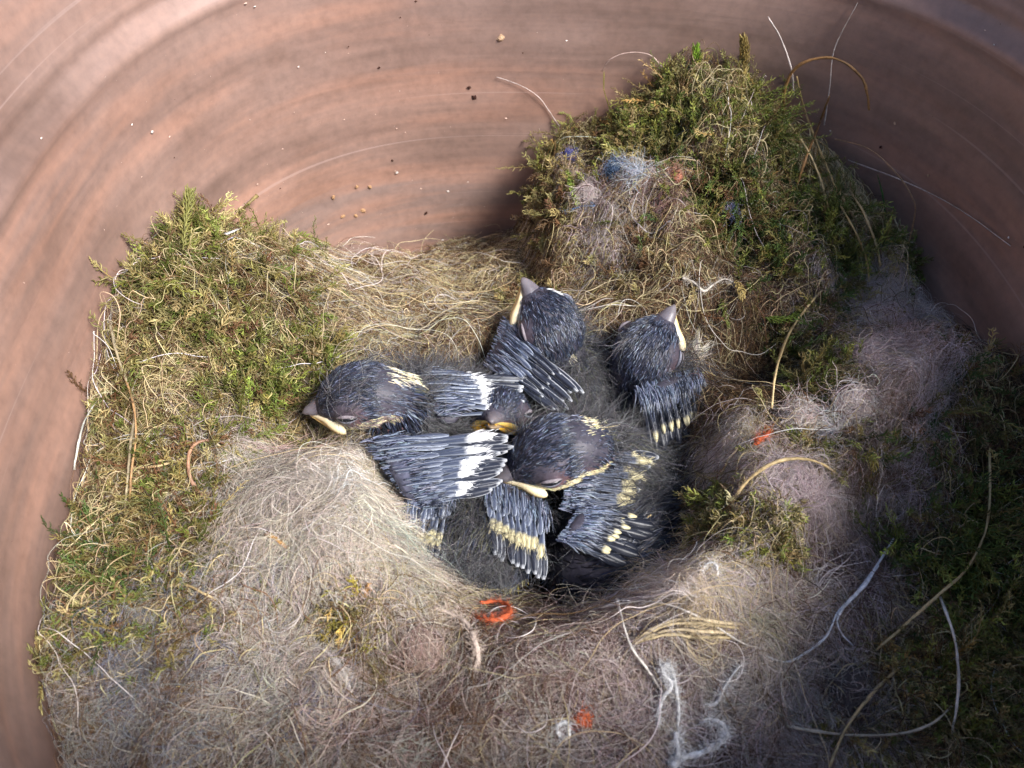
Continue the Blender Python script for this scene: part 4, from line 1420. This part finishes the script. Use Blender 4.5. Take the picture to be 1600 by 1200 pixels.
strand('pale_hair', 'bent hair rising over the yellowish rear moss beside the grass blade', 'hair',
       [(940, 112, 2.5, 'w'), (955, 92, 3, 'w'), (985, 82, 3.5, 'w'), (1015, 86, 3.5, 'w'), (1034, 104, 3, 'w')], .16, lin(186, 160, 150), (.6, 1))
strand('grass_leaf', 'olive grass blade standing at the mound edge before the wall', S, [(958, 192, 2), (952, 168, 3.5, 'w'), (944, 140, 4, 'w'), (944, 112, 3.5, 'w')], .75, lin(126, 120, 48), (.8, .15), flat=.3)
strand('grass_leaf', 'small green blade pointing up beside the shaded wall', S, [(1384, 335, 2), (1378, 300, 4, 'w'), (1371, 272, 4, 'w')], .7, lin(60, 96, 40), (1, .1), flat=.35)
# the leaning sheaf on the rear mound, a few stout stems one can follow
for k, (q, lb) in enumerate([([(1230, 190, 5), (1262, 235, 6), (1285, 290, 5), (1290, 330, 2)], 'stout tan stem bent over under the grass arch'),
                             ([(1245, 120, 4, 'w'), (1258, 175, 5), (1283, 240, 6), (1310, 300, 5), (1335, 340, 2)], 'tan stem leaning from the wall along the mound crest'),
                             ([(1296, 150, 4, 'w'), (1280, 195, 5), (1262, 240, 6), (1245, 290, 3)], 'tan stem crossing the leaning ones below the arch'),
                             ([(1322, 290, 4), (1348, 330, 6), (1368, 380, 5), (1376, 415, 2)], 'pale stem lying down the outer flank of the mound'),
                             ([(1300, 300, 4), (1330, 350, 6), (1352, 400, 5), (1358, 440, 2)], 'second pale stem inside the one on the mound flank')]):
    strand('straw_stem', lb, S, q, .36, (CSTRAW, lin(190, 160, 108), CBRN)[k % 3], (.7, 1), flat=.8)

strand('blue_thread', 'short blue thread on the shaded flank of the rear mound', 'thread', [(882, 336, .8), (892, 328, 1.6), (908, 323, 1.8), (930, 322, .8)], .25, (.16, .30, .52), fz=50)


def ball(name, label, cat, px, py, h, size, col, col2, nh=700, curl=1., hl=.006, hr=.036, tall=1.):
    """a lump of fluff: felted core and curling hairs round it"""
    c = on_nest(px, py, h*1e-3+.0028)
    o = thing(name, label, cat, c)
    n, seg = 12, 16
    t = np.linspace(-1, 1, n)
    rr = np.sqrt(np.clip(1-t**2, .01, 1))
    ax = nrm(rng.normal(size=3)*np.array([1, 1, .25]))
    C = c+ax*(t*size*1e-3*tall)[:, None]
    r = rr*size*1e-3
    V, F, A, *_ = loft(C, np.tile([0, 0, 1.], (n, 1)), r, r*.75, seg)
    V = V+nrm(V-c)*(size*1e-3*.14*np.sin(V@rng.normal(size=3)*1800+rng.uniform(0, 6)))[:, None]
    link('core', mesh(name, V, F, M_YARN, col=np.tile(np.array(col)*.8, (len(V), 1))), o)
    i = rng.integers(0, len(V), nh)
    p = V[i]
    nn = nrm(p-c)
    d = nrm(np.cross(nn, rng.normal(size=(nh, 3))+ax*1.5))
    K = 6
    Q = np.zeros((nh, K, 3))
    Q[:, 0] = p
    L = hl*(.5+rng.random(nh))
    for k in range(1, K):
        d = nrm(d+rng.normal(size=(nh, 3))*.35*curl-nn*.28)
        Q[:, k] = Q[:, k-1]+d*(L/(K-1))[:, None]+nn*.00012
        nn = nrm(Q[:, k]-c)
    R = hr*1e-3*np.array([.8, 1, 1, .9, .7, .3])*(.7+.6*rng.random((nh, 1)))
    link('curls', hair(name, Q, R, pick((col, col2), (3, 2), nh), M_WOOL), o, kind='stuff')
    return o


W2_ = lin(210, 190, 180)
ball('wool_ball', 'pale pinkish wool ball on the rim nearest the cup', 'wool', 1250, 655, 1.5, 3.6, W2_, WWHITE)
ball('wool_ball', 'rounder pale wool ball beside the green moss on the rim', 'wool', 1335, 632, 1.5, 4.0, W2_, WWHITE)
ball('wool_ball', 'tall pale wool lump below the lilac wisps', 'wool', 1366, 566, 2, 4.3, lin(200, 180, 176), LMAUVE, tall=1.2)
ball('wool_ball', 'small white wool curl between the two pale balls', 'wool', 1292, 668, 1., 2.2, WWHITE, WWHITE, 400)
ball('wool_ball', 'dark grey wool lump beside the golden brown dry patch', 'wool', 1325, 1085, 1., 5.0, lin(92, 84, 82), GREY, 900)
ball('wool_ball', 'small grey wool ball on the left shoulder of the rear mound', 'wool', 922, 305, 1.5, 3.0, lin(176, 162, 156), LMAUVE, 500)
ball('wool_ball', 'brownish felted lump under the beige fuzzy shred', 'wool', 655, 1012, .5, 4.2, lin(140, 118, 108), MAUVE, 700)
ball('wool_ball', 'pale mauve fluff heap beneath the arched tan stem', 'wool', 1240, 765, .5, 3.6, lin(186, 166, 166), LMAUVE, 1200, hr=.028)
ball('lint', 'orange lint scrap near the tiny white ring', 'lint', 909, 1122, .8, 1.7, ORANGE, (.8, .2, .06), 200, hl=.002)
ball('lint', 'violet blue lint pellet on the left shoulder of the mound', 'lint', 892, 244, 1.2, 1.9, (.09, .10, .30), (.16, .17, .42), 160, hl=.003)
ball('lint', 'bright blue lint strip below the yellowish rear moss', 'lint', 962, 263, 1.0, 1.5, (.05, .085, .15), (.12, .17, .26), 240, hl=.005, tall=1.8)
ball('lint', 'pale blue and white lint beside the bright blue strip', 'lint', 992, 272, 1.0, 1.6, (.30, .34, .40), (.52, .55, .58), 320, hl=.006)
ball('lint', 'faint lilac blue lint deep in the green rear moss', 'lint', 1142, 332, 1.8, 2.0, (.24, .27, .42), (.36, .38, .52), 260, hl=.004)
ball('lint', 'reddish lint smear above the mauve patch of the mound', 'lint', 1055, 276, 1.2, 2.0, (.45, .18, .11), (.5, .3, .22), 260, hl=.004)


def sprig(label, pts, col, nleaf=70, leaf=1.9e-3, wide=.16e-3):
    P = np.array([spot(p) for p in pts])
    C = catmull(P, 7)
    o = thing('moss_sprig', label, 'moss', P[0])
    link('stalk', tube('sprig_stalk', P, .16e-3, M_STEM, np.array(col)*.8, n=14, taper=(1, .4)), o)
    T = nrm(np.gradient(C, axis=0))
    t = np.linspace(.05, .99, nleaf)
    i = np.minimum((t*6).astype(int), 5)
    fr = (t*6-i)[:, None]
    p = C[i]*(1-fr)+C[i+1]*fr
    tt = T[i]
    u, v = perp(tt)
    ph = np.arange(nleaf)*2.4
    rad = np.cos(ph)[:, None]*u+np.sin(ph)[:, None]*v
    L = (leaf*(.5+.5*np.sin(t*2.5+.45))*(.8+.4*rng.random(nleaf)))[:, None]
    d1, d2 = nrm(tt*.6+rad*.8), nrm(tt+rad*.25)
    Q = np.stack([p, p+d1*L*.5, p+(d1+d2)*.5*L], 1)
    link('leaves', hair('sprig_leaves', Q, wide*np.array([.6, 1, .1]), np.array(col)*(1+.2*rng.normal(size=(nleaf, 1))), M_MOSS), o, kind='stuff')


sprig('tall green moss sprig pointing up at the wall from the mound', [(1082, 160, 2), (1084, 125, 4, 'w'), (1088, 96, 4, 'w'), (1087, 72, 3.5, 'w')], lin(118, 148, 52), 110, 2.4e-3, .22e-3)
sprig('brownish hooded moss sprig at the very top of the mound', [(1158, 160, 3), (1160, 120, 4.5, 'w'), (1163, 85, 4.5, 'w'), (1161, 58, 4, 'w')], lin(140, 122, 72), 130, 2.6e-3, .2e-3)
sprig('green moss sprig lying on the lit wall above the fibres', [(448, 372, 1.5, 'w'), (472, 366, 2, 'w'), (496, 378, 1.5, 'w'), (516, 384, 1., 'w')], lin(112, 122, 50), 60)
sprig('tall olive tuft tip against the lit wall', [(286, 390, 5), (290, 350, 7), (294, 320, 6, 'w'), (297, 298, 5, 'w')], lin(116, 114, 60), 120, 3e-3, .18e-3)
sprig('yellow dry moss sprig on the brown slope beside the plum patch', [(1150, 438, 2), (1156, 450, 2.5), (1160, 464, 2)], lin(180, 158, 100), 40)
sprig('yellow green moss sprig on the mauve wool of the rim', [(1360, 698, 2), (1364, 712, 3), (1364, 732, 2)], lin(188, 170, 84), 46)
sprig('light green moss sprig hanging on the left flank of the mound', [(886, 265, 3), (893, 290, 4), (903, 318, 3)], lin(136, 156, 72), 60)
sprig('drooping green moss sprig over the plum patch', [(1195, 496, 3), (1225, 500, 4), (1255, 486, 3)], lin(96, 112, 40), 60)

# flakes of sheath, seed husk and soil sifted into the lining, too small to count
V, F, CC = [], [], []
for i in range(1500):
    q = rng.uniform(-R0, R0, 2)
    if se(q[0], q[1]) > R0-.003 or np.hypot(*(q-CUP)) < CUPR:
        continue
    p = np.array([q[0], q[1], float(H(q[0], q[1]))+.0006+.0034*rng.random()])
    u, v = nrm(rng.normal(size=3)), nrm(rng.normal(size=3))
    s = 1e-3*(.12+.4*rng.random()**3)
    b = len(V)
    V += [p-u*s, p+v*s*.45, p+u*s*1.1, p-v*s*.4, p+np.cross(u, v)*s*.25]
    CC += [[lin(206, 192, 170), lin(150, 116, 78), lin(70, 54, 42), lin(186, 150, 100)][rng.choice(4, p=[.3, .25, .25, .2])]]*5
    F += [(b, b+1, b+4), (b+1, b+2, b+4), (b+2, b+3, b+4), (b+3, b, b+4)]
link('nest_debris', mesh('nest_debris', V, F, M_STEM, smoothf=False, col=np.array(CC)), NEST, kind='stuff')

# a pale feather tuft by the rear chick
fb, tipc = at(1062, 594, -.002), at(1094, 543, -.001)
o = thing('pale_feather', 'pale wispy feather standing beside the chick on the brown rear slope', 'feather', fb)
link('shaft', tube('feather_shaft', [fb, (fb+tipc)/2+np.array([0, 0, .001]), tipc], .12e-3, M_STEM, lin(214, 206, 190), n=14, taper=(1, .3)), o)
m = 260
t = rng.random(m)
p = fb+(tipc-fb)*t[:, None]
ax = nrm(tipc-fb)
sd = nrm(np.cross(ax, -FW))
sgn = rng.choice([-1, 1], m)[:, None]
d = nrm(ax*.9+sd*sgn*.55+rng.normal(size=(m, 3))*.12)
L = .0045*(.5+.7*rng.random((m, 1)))
Q = np.stack([p, p+d*L*.5, p+d*L*.5+nrm(d+ax*.4)*L*.5], 1)
link('barbs', hair('feather_barbs', Q, np.array([.05e-3, .045e-3, .015e-3]), pick((lin(214, 206, 188), lin(180, 172, 158)), (3, 1), m), M_WOOL), o, kind='stuff')

# bud scale caught in the wool
c = on_nest(1430, 682, .006)
o = thing('bud_scale', 'glossy orange brown bud scale caught in the lilac wool', 'bud scale', c)
n = 9
t = np.linspace(0, 1, n)
C = c+np.stack([(t-.5)*.0055, .0008*np.sin(t*3), .0009*np.sin(t*np.pi)], -1)
rw = .0016*np.sin(np.pi*np.clip(t*.9+.08, 0, 1))+.0001
V, F, *_ = loft(C, np.tile([0, -.3, 1.], (n, 1)), rw, rw*.3, 12)
link('scale', mesh('bud_scale', V, F, M_STEM, col=np.tile(np.array(lin(186, 122, 66)), (len(V), 1))), o)


# ------------------------------------------------------------------ crumbs and dirt on the pot wall
M_CRUMB = mat('clay_crumb', rough=.85, spec=.15, attr='col', noise=(900, .8, 1.2), bump=.6)


def crumb_mesh(name, col, seed):
    r = np.random.default_rng(seed)
    V, F = [], []
    n, seg = 5, 8
    for i in range(n):
        a = (i+.5)/n*np.pi
        for j in range(seg):
            b = 2*np.pi*j/seg
            v = np.array([math.sin(a)*math.cos(b), math.sin(a)*math.sin(b)*.8, math.cos(a)*.7])
            V.append(v*(1+.22*r.normal()))
    for i in range(n-1):
        for j in range(seg):
            k = (j+1) % seg
            F.append((i*seg+j, i*seg+k, (i+1)*seg+k, (i+1)*seg+j))
    F.append(tuple(reversed(range(seg))))
    F.append(tuple((n-1)*seg+j for j in range(seg)))
    return mesh(name, V, F, M_CRUMB, smoothf=False, col=np.tile(np.array(col), (len(V), 1)))


CM = [crumb_mesh('crumb', c, i) for i, c in enumerate([lin(206, 172, 140), lin(214, 206, 200), lin(70, 46, 40), lin(190, 150, 112)])]
for px, py, sz, k, lb in [(782, 60, 1.15, 0, 'largest pale clay crumb stuck high on the lit wall'),
                          (741, 152, .75, 2, 'dark dropping under a dark stain on the lit wall'),
                          (733, 137, .55, 2, 'smaller dark dropping just above the other one'),
                          (620, 270, .45, 1, 'whitish crumb on the lit wall midway down, the larger of two'),
                          (700, 299, .42, 1, 'white crumb on the lit wall near its lowest groove'),
                          (238, 206, .42, 1, 'white fleck on the blurred wall away from all others'),
                          (592, 106, .4, 2, 'dark speck high on the lit wall'),
                          (613, 251, .4, 2, 'dark speck right above the larger whitish crumb'),
                          (666, 333, .6, 2, 'dark husk crumb low on the lit wall above the fibres'),
                          (567, 329, .8, 3, 'tan mud crumb low on the wall, at the end of a smear'),
                          (556, 337, .6, 3, 'tan mud crumb just below the one at the end of a smear'),
                          (536, 338, .7, 3, 'tan mud crumb at the lower start of the smear'),
                          (521, 308, .65, 3, 'tan mud crumb at the upper start of the smear'),
                          (558, 292, .55, 3, 'flat tan crumb uppermost in the smear'),
                          (578, 292, .6, 3, 'flat tan crumb beside the uppermost one'),
                          (1376, 230, .45, 2, 'dark speck on the shaded wall beside the bowed hair'),
                          (1398, 193, .5, 0, 'pale speck on the shaded wall above the bowed hair'),
                          (1450, 274, .4, 0, 'tiny pale speck on the shaded wall by the straight hair')]:
    p = wall_at(px, py, .0002)
    nn = -nrm(np.array([np.sign(p[0])*abs(p[0])**(NPOW-1), np.sign(p[1])*abs(p[1])**(NPOW-1), 0]))
    q = Vector(nn).to_track_quat('Z', 'Y').to_matrix()
    ob = link('wall_crumb', CM[k], label=lb, cat='crumb', group='crumbs stuck to the pot wall')
    s = sz*1e-3
    mt = (q @ Matrix.Rotation(rng.uniform(0, 6), 3, 'Z')).to_4x4() @ Matrix.Diagonal((s, s*(.7+.4*rng.random()), s*.6, 1))
    mt.translation = Vector(p)
    ob.matrix_world = mt

# finer dust and specks, too small to count
V, F, CC = [], [], []
for i in range(400):
    a = rng.uniform(-.1, np.pi+.5)
    z = rng.uniform(-.045, .06)
    sh_ = (abs(math.cos(a))**NPOW+abs(math.sin(a))**NPOW)**(-1/NPOW)
    R_ = wall_r(z)*sh_*.9995
    p = np.array([R_*math.cos(a), R_*math.sin(a), z])
    nn = -nrm(np.array([np.sign(p[0])*abs(p[0])**(NPOW-1), np.sign(p[1])*abs(p[1])**(NPOW-1), 0]))
    u, v = perp(nn[None])
    s = 1e-3*(.05+.30*rng.random()**4)
    b = len(V)
    for k in range(6):
        an = k*1.047
        V.append(p+u[0]*math.cos(an)*s*(.6+.8*rng.random())*1.3+v[0]*math.sin(an)*s*(.6+.6*rng.random()))
    V.append(p+nn*s*.8)
    cl = [lin(206, 176, 160), lin(214, 200, 190), lin(80, 54, 46)][rng.choice(3, p=[.5, .3, .2])]
    CC += [cl]*7
    F += [(b+k, b+(k+1) % 6, b+6) for k in range(6)]
link('dirt_specks', mesh('dirt_specks', V, F, M_CRUMB, smoothf=False, col=np.array(CC)), POT, kind='stuff')
